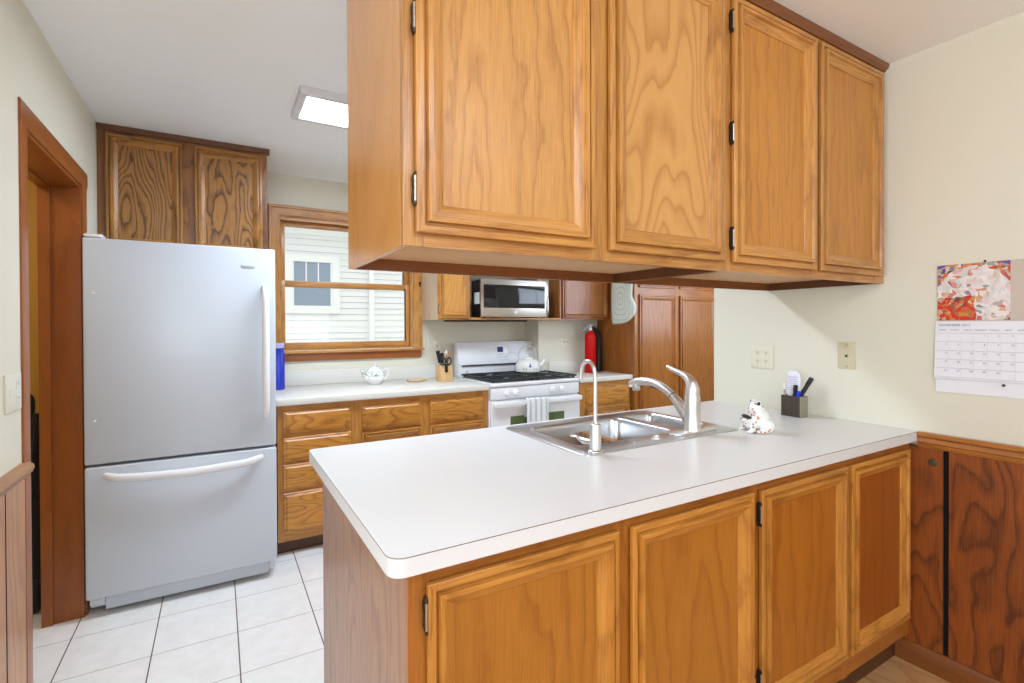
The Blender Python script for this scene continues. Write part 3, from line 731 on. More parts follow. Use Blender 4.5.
for gx0, gx1 in ((SX0+.02, 2.055), (2.065, SX1-.02)):
    b = B()
    for yy in (3.145, 3.39, 3.655): b.box(gx0, gx1, yy-.006, yy+.006, .932, .945, 0, .002)
    for xx in (gx0+.006, gx1-.006): b.box(xx-.006, xx+.006, 3.145, 3.655, .932, .945, 0, .002)
    for yc in (3.258, 3.523):
        xc = (gx0+gx1)/2
        for a in range(4):
            dx, dy = math.cos(a*PI/2), math.sin(a*PI/2)
            e = (gx1-gx0)/2-.01 if dx else .13
            b.tube([(xc+dx*.035, yc+dy*.035, .941), (xc+dx*e, yc+dy*e, .939)] if abs(dx) > .5 else [(xc, yc+dy*.035, .941), (xc, yc+dy*e, .939)], .006, 8, smooth=1)
    for xx in (gx0+.02, gx1-.02):
        for yy in (3.16, 3.64): b.box(xx-.006, xx+.006, yy-.006, yy+.006, .920, .934)
    put('grate', b, iron_m, sv)
    for yc in (3.258, 3.523):
        b = B(); b.lathe(((gx0+gx1)/2, yc, .921), [(.045, 0), (.045, .006), (.034, .008), (.034, .013), (.005, .015)], 20); put('burner', b, mat('burner_grey', (.14, .15, .15), .4, metal=.3), sv)
# towel on the oven handle
towel_m = mat('striped_towel', (.8, .82, .82), .9); N = NT(towel_m)
tc = N.add('ShaderNodeTexCoord'); sp = N.add('ShaderNodeSeparateXYZ'); N.ln(tc.outputs['Object'], sp.inputs[0])
t_ = N.math('FRACT', N.math('MULTIPLY', sp.outputs[0], 21.0)); N.ln(N.mix(N.math('LESS_THAN', t_, .38), (.82, .83, .83), (.50, .58, .58)), N.b.inputs['Base Color'])
b = B(); path = [(3.117, .66), (3.116, .72), (3.115, .77), (3.112, .791), (3.097, .796), (3.081, .791), (3.077, .77), (3.077, .70), (3.074, .60), (3.076, .50), (3.075, .42)]
n = 28
def tw(off): return [[(1.935+.19*k/n, y+off*(1 if i < 4 else -1)+.0055*math.sin(k*.9+i*.3)*min(1, max(0, (i-5)/3)), z+off*(1 if 3 <= i <= 5 else 0)) for k in range(n+1)] for i, (y, z) in enumerate(path)]
b.loops(tw(0), 0, closed=False)
o = put('dish_towel', b, towel_m, None, 60, loc=(2.0, 3.09, .6)); md = o.modifiers.new('thickness', 'SOLIDIFY'); md.thickness = .004; md.offset = 0
tag(o, 'white and grey striped towel hanging over the oven handle', 'towel')

# kettle
kt = thing('kettle', 'white enamel kettle with blue motif on the right rear burner', 'kettle', (2.215, 3.51, .945))
b = B(); b.lathe((2.215, 3.51, .946), [(.092, 0), (.104, .006), (.108, .025), (.104, .06), (.088, .088), (.060, .104), (.045, .108)], 32)
b.tube([(2.29, 3.48, .985), (2.325, 3.465, 1.01), (2.348, 3.455, 1.045)], [.024, .017, .011], 14)
put('body', b, mat('cream_enamel', (.83, .82, .76), .22, coat=.4), kt, 50)
b = B(); b.lathe((2.215, 3.51, 1.054), [(.048, 0), (.044, .008), (.015, .014), (.009, .018), (.013, .026), (.010, .034), (.003, .036)], 24); put('lid', b, mat('cream_enamel_lid', (.83, .82, .76), .22, coat=.4), kt)
b = B(); b.tube([(2.15, 3.53, 1.035), (2.142, 3.535, 1.09), (2.175, 3.525, 1.145), (2.225, 3.51, 1.158), (2.275, 3.495, 1.140), (2.296, 3.49, 1.09), (2.285, 3.49, 1.03)], .0045, 8); put('bail_handle', b, steel_m, kt)
b = B(); q = Vector((2.215, 3.51, 0))
def on_k(a, z, r): return (q.x+r*math.cos(a), q.y+r*math.sin(a), z)
a0 = -1.95
b.loops([[on_k(a0+t, .992+dz, .1075) for t in (-.10, .10)] for dz in (0, .006)], 0, closed=False)
b.loops([[on_k(a0+t*(1-f), .998+.034*f, .1078-.010*f) for t in (-.07, .07)] for f in (0, .5, .98)], 0, closed=False)
put('motif', b, blue_print, kt)
leaf_m = mat('leaf_print', (.20, .30, .12), .5)
for t in (-.5, -.3, .32, .55):
    b = B(); b.loops([[on_k(a0+t+s, .972+dz, .1095) for s in (-.035, .035)] for dz in (0, .012)], 0, closed=False); put('leaf', b, leaf_m, kt)

# ------------------------------------------------------------------ wall cabinets on the back wall, shelf, microwave
wc = thing('wall_cabinet', 'oak wall cabinet between the window and the microwave', 'cabinet', (1.397, 3.45, 1.375), 'wall cabinets on the back wall')
b = B(); b.box(1.397, 1.413, 3.468, 3.808, 1.375, H-.002, 1); b.box(1.634, 1.660, 3.468, 3.808, 1.375, H-.002); b.box(1.413, 1.634, 3.468, 3.80, 1.385, 1.40); b.box(1.413, 1.634, 3.79, 3.808, 1.40, H-.002)
put('carcass', b, [oak_v, wood('pale_side', (.55, .42, .30), (.45, .32, .2), 'Z', 5, .7, 4, 6, rough=.3, mixf=.3)], wc)
face_frame(wc, [(1.397, 1.412), (1.640, 1.660)], [(1.375, 1.40), (2.33, H-.002)], 1.375, H-.002, 3.45, .018, oak_v, oak_h)
panel_door(wc, 1.405, 1.643, 1.392, 2.34, 3.45, oak_v, oak_h, oak_panel, .72, [('L', 1.455)])
wc = thing('wall_cabinet', 'darker oak wall cabinet right of the microwave above the extinguisher', 'cabinet', (2.478, 3.42, 1.375), 'wall cabinets on the back wall')
b = B(); b.box(2.478, 2.50, 3.438, 3.584, 1.375, H-.002); b.box(2.478, 2.3725+.1055, 3.438, 3.584, 1.375, H-.002) if 0 else None
b.box(3.0, 3.018, 3.438, 3.584, 1.375, H-.002); b.box(2.50, 3.0, 3.438, 3.58, 1.385, 1.40); b.box(2.50, 3.0, 3.575, 3.584, 1.40, H-.002)
put('carcass', b, pantry_v, wc)
face_frame(wc, [(2.478, 2.508), (2.99, 3.018)], [(1.375, 1.40), (2.33, H-.002)], 1.375, H-.002, 3.42, .018, pantry_v, pantry_h)
panel_door(wc, 2.500, 2.998, 1.385, 2.34, 3.42, pantry_v, pantry_h, pantry_v, .72)
wc = thing('wall_cabinet', 'oak cabinet over the open microwave niche', 'cabinet', (1.66, 3.45, 1.82), 'wall cabinets on the back wall')
b = B(); b.box(1.66, 2.478, 3.468, 3.808, 1.82, 1.836); b.box(1.66, 1.672, 3.468, 3.808, 1.836, H-.002); b.box(2.466, 2.478, 3.468, 3.583, 1.836, H-.002)
put('carcass', b, oak_h, wc)
face_frame(wc, [(1.66, 1.69), (2.05, 2.09), (2.448, 2.478)], [(1.82, 1.86), (2.33, H-.002)], 1.82, H-.002, 3.45, .018, oak_v, oak_h)
panel_door(wc, 1.68, 2.062, 1.845, 2.34, 3.45, oak_v, oak_h, oak_panel, .72); panel_door(wc, 2.078, 2.458, 1.845, 2.34, 3.45, oak_v, oak_h, oak_panel, .72)
sh = thing('shelf', 'thin wooden shelf holding the microwave', 'shelf', (1.66, 3.43, 1.376))
b = B(); b.box(1.66, 2.371, 3.42, 3.808, 1.376, 1.392, 0, .002); b.box(2.371, 2.478, 3.42, 3.584, 1.376, 1.392, 0, .002); put('board', b, oak_h, sh)
b = B(); b.box(1.53, 2.2, 3.49, 3.66, 1.362, 1.3755, 0, .003); put('under_shelf_lamp', b, mat('dark_lamp_housing', (.02, .014, .01), .5), sh)
mw = thing('microwave', 'stainless steel microwave oven with black window on the shelf', 'microwave', (2.02, 3.55, 1.392))
MY = 3.392
b = B(); b.box(1.735, 2.325, MY+.02, 3.58, 1.402, 1.688, 0, .003)
for xx in (1.78, 2.28):
    for yy in (3.46, 3.55): b.lathe((xx, yy, 1.392), [(.012, 0), (.012, .011)], 10)
b.box(1.7335, 1.7352, 3.44, 3.53, 1.50, 1.59, 1)
put('case', b, [black_m, mat('white_sticker', (.75, .82, .76), .6)], mw)
b = B(); b.box(1.722, 2.328, MY, MY+.02, 1.398, 1.692, 0, .004); fd = put('front', b, micro_steel, mw)
b = B(); b.box(1.746, 2.308, MY-.002, MY+.001, 1.468, 1.648, 0, .001); put('window', b, glass_black, fd)
b = B(); b.lathe((2.03, MY, 1.434), [(.013, 0), (.013, -.0015), (.0115, -.002)], 20, 0, 'Y'); text_bm(b, 'GE', .013, frame_M((2.03, MY-.0025, 1.4295), (1, 0, 0), (0, 0, 1)), 1); put('badge', b, [plastic_w, grey_m], fd)
b = B(); b.box(2.328, 2.340, MY-.008, MY+.006, 1.43, 1.56, 0, .003); b.box(2.328, 2.336, MY-.004, MY+.004, 1.55, 1.672, 0, .001); put('door_latch', b, steel_m, fd)

# ------------------------------------------------------------------ pantry
pn = thing('pantry_cabinet', 'tall red brown oak pantry cabinet at the right end of the back wall', 'cabinet', (3.02, 3.10, 0))
PY = 3.10
b = B(); b.box(3.020, 3.040, PY+.02, 3.584, .0, H-.002, 0, .001, 1); b.box(4.25, 4.27, PY+.02, 3.584, 0, H-.002); b.box(3.04, 4.25, 3.57, 3.584, 0, H-.002); b.box(3.04, 4.25, PY+.02, 3.57, .08, .10); b.box(3.04, 4.25, PY+.05, PY+.06, 0, .08)
put('carcass', b, pantry_v, pn)
face_frame(pn, [(3.02, 3.075), (3.50, 3.575), (4.03, 4.27)], [(.08, .12), (1.575, 1.66), (2.33, H-.002)], .08, H-.002, PY, .02, pantry_v, pantry_h)
for x0, x1 in ((3.068, 3.508), (3.562, 4.035)):
    panel_door(pn, x0, x1, .11, 1.590, PY, pantry_v, pantry_h, pantry_v, .78); panel_door(pn, x0, x1, 1.65, 2.34, PY, pantry_v, pantry_h, pantry_v, .78)

# oven mitt on the pantry side
mitt_m = mat('pale_green_quilting', (.70, .76, .68), .85); N = NT(mitt_m)
tc = N.add('ShaderNodeTexCoord'); sp = N.add('ShaderNodeSeparateXYZ'); N.ln(tc.outputs['Object'], sp.inputs[0])
dy = N.math('ABSOLUTE', sp.outputs[1]); dz = N.math('MULTIPLY', N.math('ABSOLUTE', N.math('ADD', sp.outputs[2], 0.0)), .62)
rr_ = N.math('POWER', N.math('ADD', N.math('POWER', dy, 4.0), N.math('POWER', dz, 4.0)), .25)
fr_ = N.math('FRACT', N.math('MULTIPLY', rr_, 36.0)); ln = N.math('LESS_THAN', fr_, .28)
N.ln(N.mix(ln, (.70, .75, .68), (.56, .63, .50)), N.b.inputs['Base Color']); N.bump(N.math('MULTIPLY', ln, -1.0), .003, .6)
b = B(); poly = [(3.365, 1.352), (3.300, 1.340), (3.20, 1.352), (3.13, 1.385), (3.085, 1.43), (3.075, 1.48), (3.095, 1.53), (3.12, 1.58), (3.115, 1.66), (3.11, 1.715), (3.13, 1.735), (3.355, 1.735), (3.37, 1.71), (3.375, 1.55)]
P = []
for i in range(len(poly)):
    p0, p1, p2, p3 = [Vector(poly[(i+k-1) % len(poly)]) for k in range(4)]
    for k in range(4):
        t = k/4; P.append(tuple(.5*((2*p1)+(p2-p0)*t+(2*p0-5*p1+4*p2-p3)*t*t+(3*p1-p0-3*p2+p3)*t**3)))
cy, cz = 3.235, 1.54
def shrink(f): return [(cy+(y-cy)*f, cz+(z-cz)*f) for y, z in P]
b.loops([[(3.0185, y, z) for y, z in shrink(.97)], [(3.012, y, z) for y, z in shrink(1.0)], [(3.004, y, z) for y, z in shrink(.985)], [(2.996, y, z) for y, z in shrink(.88)], [(2.993, y, z) for y, z in shrink(.55)], [(2.992, y, z) for y, z in shrink(.05)]], cap0=True, cap1=True)
o = put('oven_mitt', b, [mitt_m], None, 60, loc=(3.01, 3.245, 1.56)); tag(o, 'pale green quilted oven mitt hanging on the side of the pantry', 'oven mitt')

# fire extinguisher
fe = thing('fire_extinguisher', 'red fire extinguisher standing on the counter beside the pantry', 'fire extinguisher', (2.83, 3.45, .914))
b = B(); b.lathe((2.83, 3.45, .914), [(.046, 0), (.05, .006), (.05, .30), (.046, .33), (.030, .352), (.018, .36), (.016, .372)], 28); put('cylinder', b, red_m, fe)
b = B(); b.box(2.838, 2.852, 3.3995, 3.401, 1.0, 1.0) if 0 else None
b.lathe((2.83, 3.45, 1.286), [(.018, 0), (.018, .018), (.012, .022), (.012, .045), (.006, .05)], 16)
b.tube([(2.84, 3.45, 1.325), (2.79, 3.44, 1.315), (2.735, 3.43, 1.285)], [.010, .009, .007], 10, flat=(.6, 1.4)); b.tube([(2.82, 3.45, 1.335), (2.86, 3.455, 1.336), (2.91, 3.462, 1.332)], [.009, .008, .006], 10, flat=(.6, 1.4))
put('valve', b, mat('white_metal_valve', (.75, .76, .76), .3, metal=.4), fe, 50)
b = B(); b.tube([(2.85, 3.455, 1.30), (2.90, 3.468, 1.292), (2.945, 3.485, 1.24), (2.955, 3.49, 1.10), (2.952, 3.49, .99), (2.952, 3.49, .918)], [.012, .018, .028, .032, .034, .034], 14); put('hose', b, black_m, fe, 60)

# ------------------------------------------------------------------ small things on the back counter
bt = thing('water_bottle', 'cobalt blue glass bottle on the back counter against the fridge side', 'bottle', (.338, 3.63, .914))
b = B(); b.lathe((.338, 3.63, .914), [(.038, 0), (.043, .006), (.043, .235), (.040, .25), (.036, .256), (.036, .275)], 28); put('body', b, blue_glass, bt)
b = B(); b.lathe((.338, 3.63, 1.189), [(.040, 0), (.041, .004), (.041, .026), (.036, .032)], 28); put('cap', b, cap_m, bt)
china = mat('white_china', (.84, .84, .82), .2, coat=.3)
def leaf_ring(col, z0, z1):
    m = mat('china_with_leaf_band', (.84, .84, .82), .2, coat=.3); N = NT(m)
    tc = N.add('ShaderNodeTexCoord'); sp = N.add('ShaderNodeSeparateXYZ'); N.ln(tc.outputs['Object'], sp.inputs[0])
    band = N.math('MULTIPLY', N.math('GREATER_THAN', sp.outputs[2], z0), N.math('LESS_THAN', sp.outputs[2], z1))
    n = N.noise(tc.outputs['Object'], 95, 1); s_ = N.math('MULTIPLY', band, N.math('GREATER_THAN', n, .57))
    N.ln(N.mix(s_, (.84, .84, .82), col), N.b.inputs['Base Color']); return m
tp = thing('teapot', 'small round white china teapot with green leaf band', 'teapot', (.968, 3.60, .914))
b = B(); b.lathe((.968, 3.60, .914), [(.038, 0), (.040, .006), (.052, .014), (.066, .036), (.070, .06), (.063, .088), (.045, .106), (.034, .112)], 30)
b.tube([(.915, 3.585, .955), (.893, 3.572, .968), (.876, 3.562, .996), (.862, 3.554, 1.022)], [.018, .015, .010, .008], 12)
put('body', b, leaf_ring((.20, .28, .13), .060, .098), tp, 50)
b = B(); b.tube([(1.022, 3.62, 1.005), (1.055, 3.632, 1.018), (1.075, 3.64, .99), (1.062, 3.636, .955), (1.030, 3.622, .945)], .006, 10); put('handle', b, china, tp, 60)
b = B(); b.lathe((.968, 3.60, 1.026), [(.036, 0), (.030, .010), (.010, .016), (.006, .022), (.010, .030), (.007, .037), (.002, .039)], 24); put('lid', b, china, tp)
b = B(); pts = [(1.285+.078*math.cos(a)*(1+.06*math.sin(3*a)), 3.60+.05*math.sin(a)) for a in [2*PI*k/32 for k in range(32)]]
def sc(f, z): return [(1.285+(x-1.285)*f, 3.6+(y-3.6)*f, z) for x, y in pts]
b.loops([sc(.8, .914), sc(.95, .919), sc(1, .930), sc(.96, .931), sc(.85, .923), sc(.3, .921)], cap0=True, cap1=True)
o = put('spoon_rest', b, tan_m, None, loc=(1.285, 3.6, .914)); tag(o, 'flat tan ceramic spoon rest on the back counter', 'spoon rest')
# knife block and its tools
kb = thing('utensil_block', 'pale wooden utensil block on the counter left of the stove', 'knife block', (1.50, 3.50, .914))
b = B(); kx0, kx1, ky0, ky1 = 1.446, 1.546, 3.46, 3.55
for q in ((kx0, kx1, ky0, ky0+.014), (kx0, kx1, ky1-.014, ky1), (kx0, kx0+.014, ky0+.014, ky1-.014), (kx1-.014, kx1, ky0+.014, ky1-.014)): b.box(*q, .914, 1.035, 0, .002)
b.box(kx0+.014, kx1-.014, ky0+.014, ky1-.014, .914, .93); put('box', b, block_m, kb)
def knife(label, base, tip, top):
    t = thing('knife', label, 'knife', base, 'knives in the utensil block')
    b = B(); b.tube([base, tip], [.007, .009], 6, smooth=1, flat=(1.4, .3)); put('blade', b, steel_m, t)
    b = B(); b.tube([tip, top], [.009, .012], 10, smooth=1, flat=(1.3, .8)); put('handle', b, black_m, t)
knife('black handled knife leaning left in the utensil block', (1.478, 3.495, .932), (1.455, 3.49, 1.055), (1.437, 3.486, 1.145))
knife('black handled knife at the back of the utensil block', (1.50, 3.53, .932), (1.492, 3.528, 1.05), (1.487, 3.526, 1.125))
sc_ = thing('scissors', 'black handled kitchen scissors clipped to the front of the block', 'scissors', (1.492, 3.455, 1.0))
b = B(); b.tube([(1.491, 3.453, 1.04), (1.494, 3.453, .985)], [.009, .011], 8, smooth=1, flat=(1.2, .5)); put('blade', b, black_m, sc_)
b = B()
for sx in (-1, 1):
    ring = [(1.491+sx*.022+.017*math.cos(a)*(1 if 1 else 1), 3.452, 1.068+.026*math.sin(a)) for a in [2*PI*k/14 for k in range(15)]]
    b.tube(ring, .0055, 8, smooth=1); b.tube([(1.491+sx*.012, 3.452, 1.05), (1.491, 3.452, 1.03)], .007, 8, smooth=1)
put('handle', b, black_m, sc_, 60)
sp_ = thing('wooden_spoon', 'brown wooden spoon standing in the right of the utensil block', 'spoon', (1.522, 3.51, .932))
b = B(); b.tube([(1.518, 3.51, .932), (1.528, 3.515, 1.06)], .006, 8, smooth=1); b.tube([(1.528, 3.515, 1.06), (1.531, 3.516, 1.085), (1.533, 3.517, 1.11), (1.535, 3.518, 1.13)], [.006, .017, .018, .006], 12, flat=(1, .4)); put('bowl', b, spoon_m, sp_, 60)
wh = thing('whisk', 'small pale wire whisk rising from the utensil block', 'whisk', (1.51, 3.525, .932))
b = B(); b.tube([(1.51, 3.525, .932), (1.512, 3.525, 1.06)], .006, 8, smooth=1)
for k in range(4):
    a = k*PI/4; dx, dy = .02*math.cos(a), .02*math.sin(a)
    b.tube([(1.512, 3.525, 1.05), (1.512+dx, 3.525+dy, 1.10), (1.512+dx*.8, 3.525+dy*.8, 1.13), (1.512, 3.525, 1.142), (1.512-dx*.8, 3.525-dy*.8, 1.13), (1.512-dx, 3.525-dy, 1.10), (1.512, 3.525, 1.05)], .0012, 5)
put('wires', b, steel_m, wh, 60)

for o in (kb, sc_, sp_, wh, *[q for q in COL.objects if q.get('category') == 'knife']): o.location.x -= .03
# ------------------------------------------------------------------ on the peninsula: frog and pen holder
fg = thing('frog_figurine', 'white ceramic frog with painted flowers and open mouth on the peninsula', 'figurine', (1.80, 1.205, .914))
FM = Matrix.Translation((1.812, 1.200, .914)) @ Matrix.Rotation(math.radians(149.5), 4, 'Z') @ Matrix.Diagonal((.82, .88, 1.0, 1.0))
frog_m = mat('flowered_ceramic', (.84, .83, .81), .2, coat=.3); N = NT(frog_m)
tc = N.add('ShaderNodeTexCoord'); vo = N.add('ShaderNodeTexVoronoi'); vo.inputs['Scale'].default_value = 72; N.ln(tc.outputs['Object'], vo.inputs['Vector'])
spot = N.math('LESS_THAN', vo.outputs['Distance'], .34); sp = N.add('ShaderNodeSeparateColor'); N.ln(vo.outputs['Color'], sp.inputs[0])
colr = N.ramp(sp.outputs[0], [(0, (.75, .12, .04)), (.35, (.70, .25, .12)), (.55, (.30, .28, .10)), (.75, (.16, .20, .42)), (1, (.80, .50, .25))])
pick = N.math('MULTIPLY', spot, N.math('GREATER_THAN', sp.outputs[1], .2)); N.ln(N.mix(pick, (.84, .83, .81), colr), N.b.inputs['Base Color'])
b = B()
b.ball((-.018, 0, .046), (.050, .050, .047)); b.ball((-.004, 0, .078), (.042, .042, .034), rot=Matrix.Rotation(-.8, 4, 'Y')); b.ball((.002, 0, .100), (.026, .034, .018), rot=Matrix.Rotation(-.5, 4, 'Y'))
b.ball((.018, 0, .036), (.042, .042, .030)); b.ball((.044, 0, .046), (.030, .036, .010))
for s_ in (-1, 1):
    b.ball((.000, s_*.022, .112), (.014, .012, .012)); b.ball((-.028, s_*.046, .028), (.036, .020, .028)); b.ball((-.004, s_*.050, .008), (.030, .015, .008)); b.ball((.034, s_*.034, .022), (.014, .012, .022)); b.ball((.046, s_*.036, .006), (.018, .013, .006))
bmesh.ops.transform(b.bm, matrix=FM, verts=b.bm.verts)
fb = put('body', b, frog_m, fg, 180); md = fb.modifiers.new('fuse', 'REMESH'); md.mode = 'VOXEL'; md.voxel_size = .0028; md.use_smooth_shade = True
sm = fb.modifiers.new('soften', 'SMOOTH'); sm.factor = .6; sm.iterations = 4
b = B(); b.ball((.044, 0, .0575), (.022, .030, .009), rot=Matrix.Rotation(-.25, 4, 'Y')); bmesh.ops.transform(b.bm, matrix=FM, verts=b.bm.verts); put('mouth', b, black_m, fg)
for s in (-1, 1):
    b = B(); b.lathe((.004, s*.0325, .113), [(.0075, 0), (.007, s*.002), (.0015, s*.003)], 14, 0, 'Y'); bmesh.ops.transform(b.bm, matrix=FM, verts=b.bm.verts); put('eye', b, mat('frog_eye', (.02, .03, .06), .2), fg)

ph = thing('pen_holder', 'square dark wood pen holder on the peninsula by the wall', 'pen holder', (2.266, 1.312, .914))
hx0, hx1, hy0, hy1, hz1 = 2.238, 2.294, 1.266, 1.358, 1.008
b = B(); t_ = .006
b.box(hx0, hx1, hy0, hy0+t_, .914, hz1, 1, .001, 1); b.box(hx0, hx0+t_, hy0+t_, hy1, .914, hz1, 0, .001, 1); b.box(hx1-t_, hx1, hy0+t_, hy1, .914, hz1, 0); b.box(hx0+t_, hx1-t_, hy1-t_, hy1, .914, hz1, 0); b.box(hx0+t_, hx1-t_, hy0+t_, hy1-t_, .914, .92, 0)
put('box', b, [holder_m, holder_side], ph)
def pen(label, p0, p1, r, m, cap=None, cat='pen', name='pen'):
    t = thing(name, label, cat, p0, 'pens in the pen holder')
    a, c = Vector(p0), Vector(p1); q = a.lerp(c, .8)
    b = B(); b.tube([a, a.lerp(q, .05), q], [r*.4, r, r], 10, smooth=1); put('barrel', b, m, t)
    b = B(); b.tube([q, c.lerp(q, .1), c], [r*1.12, r*1.12, r*.8], 10, smooth=1); put('cap', b, cap or m, t)
pen('fat black marker leaning right out of the pen holder', (2.262, 1.330, .922), (2.318, 1.262, 1.090), .0095, black_m, None, 'marker', 'marker')
pen('blue pen at the front of the pen holder', (2.262, 1.310, .922), (2.262, 1.288, 1.030), .008, blue_pen)
pen('short dark pen in the middle of the pen holder', (2.266, 1.320, .922), (2.264, 1.304, 1.056), .0085, black_m)
pen('grey pencil standing at the left of the pen holder', (2.255, 1.345, .922), (2.250, 1.350, 1.062), .0045, grey_m, plastic_w, 'pencil', 'pencil')
NC = lambda u, z: (2.281-.003*math.sin(u*9), 1.355-.062*u, z)
b = B(); b.loops([[NC(q, z) for q in qs] for z, qs in ((.925, (0, .3, .7, 1)), (1.03, (0, .3, .7, 1)), (1.09, (-.02, .3, .7, 1.03)), (1.108, (.05, .3, .7, .95)), (1.118, (.25, .4, .6, .75)))], 0, closed=False)
for k in range(7): b.loops([[(NC(.12+.03*(k % 3), 0)[0]-.0018, NC(.12+.03*(k % 3), 0)[1], z), (NC(.85-.05*(k % 2), 0)[0]-.0018, NC(.85-.05*(k % 2), 0)[1], z)] for z in (1.03+.010*k, 1.0325+.010*k)], 1, closed=False)
o = put('note_card', b, [paper_w, mat('lavender_print', (.55, .50, .68), .6)], None, loc=(2.28, 1.33, .925)); md = o.modifiers.new('thickness', 'SOLIDIFY'); md.thickness = .0012
tag(o, 'white printed paper slip standing at the back of the pen holder', 'paper')

# ------------------------------------------------------------------ wall plates and calendar
def plate_x(name, label, x, s, y0, y1, z0, z1, m, cat='outlet'):
    """plate on a wall whose normal is s*X"""
    t = thing(name, label, cat, (x, (y0+y1)/2, (z0+z1)/2))
    b = B(); b.box(min(x, x+s*.006), max(x, x+s*.006), y0, y1, z0, z1, 0, .002); put('plate', b, m, t); return t
t = plate_x('outlet', 'cream four socket outlet plate on the right wall above the peninsula', 2.36, -1, 1.467, 1.587, 1.112, 1.224, cream_p)
for yy in (1.505, 1.549):
    for zz in (1.147, 1.190):
        b = B(); b.lathe((2.354, yy, zz), [(.0165, 0), (.016, -.0015)], 18, 0, 'X')
        for d in (-.005, .005): b.box(2.352, 2.3526, yy+d-.001, yy+d+.001, zz-.001, zz+.007, 1)
        b.lathe((2.3526, yy, zz-.007), [(.0025, 0), (.0022, -.0006)], 10, 1, 'X'); put('socket', b, [cream_p, slot_m], t)
t = plate_x('phone_plate', 'almond telephone jack plate on the right wall', 2.36, -1, 1.100, 1.170, 1.138, 1.254, almond_p, 'wall plate')
b = B(); b.box(2.3525, 2.3542, 1.128, 1.142, 1.188, 1.202, 0); b.box(2.3520, 2.3527, 1.131, 1.139, 1.191, 1.198, 1); put('jack', b, [grey_slot, slot_m], t)
for zz in (1.150, 1.242):
    b = B(); b.lathe((2.354, 1.135, zz), [(.0045, 0), (.004, -.002)], 12, 0, 'X'); put('screw', b, steel_m, t)
t = plate_x('outlet', 'ivory outlet plate on the left wall above the wainscot', -.538, 1, 1.995, 2.125, 1.080, 1.194, ivory_p)
for yy in (2.090,):
    for zz in (1.116, 1.158):
        b = B(); b.lathe((-.532, yy, zz), [(.0165, 0), (.016, .0015)], 18, 0, 'X')
        for d in (-.005, .005): b.box(-.5306, -.530, yy+d-.001, yy+d+.001, zz-.001, zz+.007, 1)
        put('socket', b, [ivory_p, grey_slot], t)
b = B(); b.box(-.533, -.5305, 2.018, 2.032, 1.125, 1.150, 0, .001); put('switch', b, ivory_p, t)
t = thing('outlet', 'double switch and socket plate on the back wall left of the stove', 'outlet', (1.5, 3.81, 1.19))
b = B(); b.box(1.444, 1.558, 3.802, 3.81, 1.134, 1.250, 0, .002); put('plate', b, cream_p, t)
for zz in (1.170, 1.214):
    b = B(); b.lathe((1.527, 3.802, zz), [(.0165, 0), (.016, -.0015)], 18, 0, 'Y')
    for d in (-.005, .005): b.box(1.527+d-.001, 1.527+d+.001, 3.7998, 3.8004, zz-.001, zz+.007, 1)
    put('socket', b, [cream_p, slot_m], t)
b = B(); b.box(1.470, 1.480, 3.796, 3.804, 1.180, 1.204, 0, .001); put('switch', b, ivory_p, t)
t = thing('outlet', 'small outlet plate on the wall behind the short counter', 'outlet', (2.64, 3.585, 1.18))
b = B(); b.box(2.600, 2.715, 3.579, 3.585, 1.135, 1.225, 0, .002); put('plate', b, wall_m, t)
for xx in (2.638, 2.678):
    b = B(); b.lathe((xx, 3.579, 1.182), [(.014, 0), (.0135, -.0015)], 16, 0, 'Y')
    for d in (-.005, .005): b.box(xx+d-.0012, xx+d+.0012, 3.5768, 3.5776, 1.179, 1.189, 1)
    put('socket', b, [almond_p, slot_m], t)

cl = thing('calendar', 'wall calendar with colourful picture above a month page on the right wall', 'calendar', (2.359, .69, 1.31))
pic_m = mat('colourful_picture', (.7, .6, .5), .45); N = NT(pic_m)
tc = N.add('ShaderNodeTexCoord'); vo = N.add('ShaderNodeTexVoronoi'); vo.inputs['Scale'].default_value = 75
nz = N.add('ShaderNodeTexNoise'); nz.inputs['Scale'].default_value = 16; nz.inputs['Detail'].default_value = 3; N.ln(tc.outputs['Object'], nz.inputs['Vector'])
vm = N.add('ShaderNodeVectorMath', operation='MULTIPLY_ADD'); N.ln(nz.outputs['Color'], vm.inputs[0]); vm.inputs[1].default_value = (.06, .06, .06); N.ln(tc.outputs['Object'], vm.inputs[2])
N.ln(vm.outputs[0], vo.inputs['Vector']); sc3 = N.add('ShaderNodeSeparateColor'); N.ln(vo.outputs['Color'], sc3.inputs[0])
warm = N.ramp(sc3.outputs[0], [(0, (.55, .03, .01)), (.2, (.62, .26, .06)), (.36, (.66, .55, .40)), (.5, (.10, .05, .05)), (.62, (.75, .70, .64)), (.76, (.60, .10, .05)), (.88, (.12, .08, .25)), (1, (.35, .40, .28))])
sx = N.add('ShaderNodeSeparateXYZ'); N.ln(tc.outputs['Object'], sx.inputs[0])
pale = N.ramp(sc3.outputs[1], [(0, (.80, .76, .72)), (.5, (.72, .66, .66)), (.75, (.55, .60, .52)), (1, (.80, .55, .55))])
py, pz = sx.outputs[1], sx.outputs[2]      # picture: y -.076 (right) .. .127 (left), z .035 .. .242
low = N.math('LESS_THAN', N.math('ADD', pz, N.math('MULTIPLY', nz.outputs[0], .05)), .145)
left = N.math('GREATER_THAN', N.math('ADD', py, N.math('MULTIPLY', nz.outputs[0], .04)), .035)
rim = N.math('GREATER_THAN', N.math('ADD', N.math('ADD', N.math('POWER', N.math('DIVIDE', N.math('SUBTRACT', py, .025), .115), 2.0), N.math('POWER', N.math('DIVIDE', N.math('SUBTRACT', pz, .115), .125), 2.0)), N.math('MULTIPLY', nz.outputs[0], .6)), 1.22)
bold = N.math('MULTIPLY', low, left)
c = N.mix(N.math('MULTIPLY', N.math('GREATER_THAN', sc3.outputs[2], .72), .8), pale, warm)
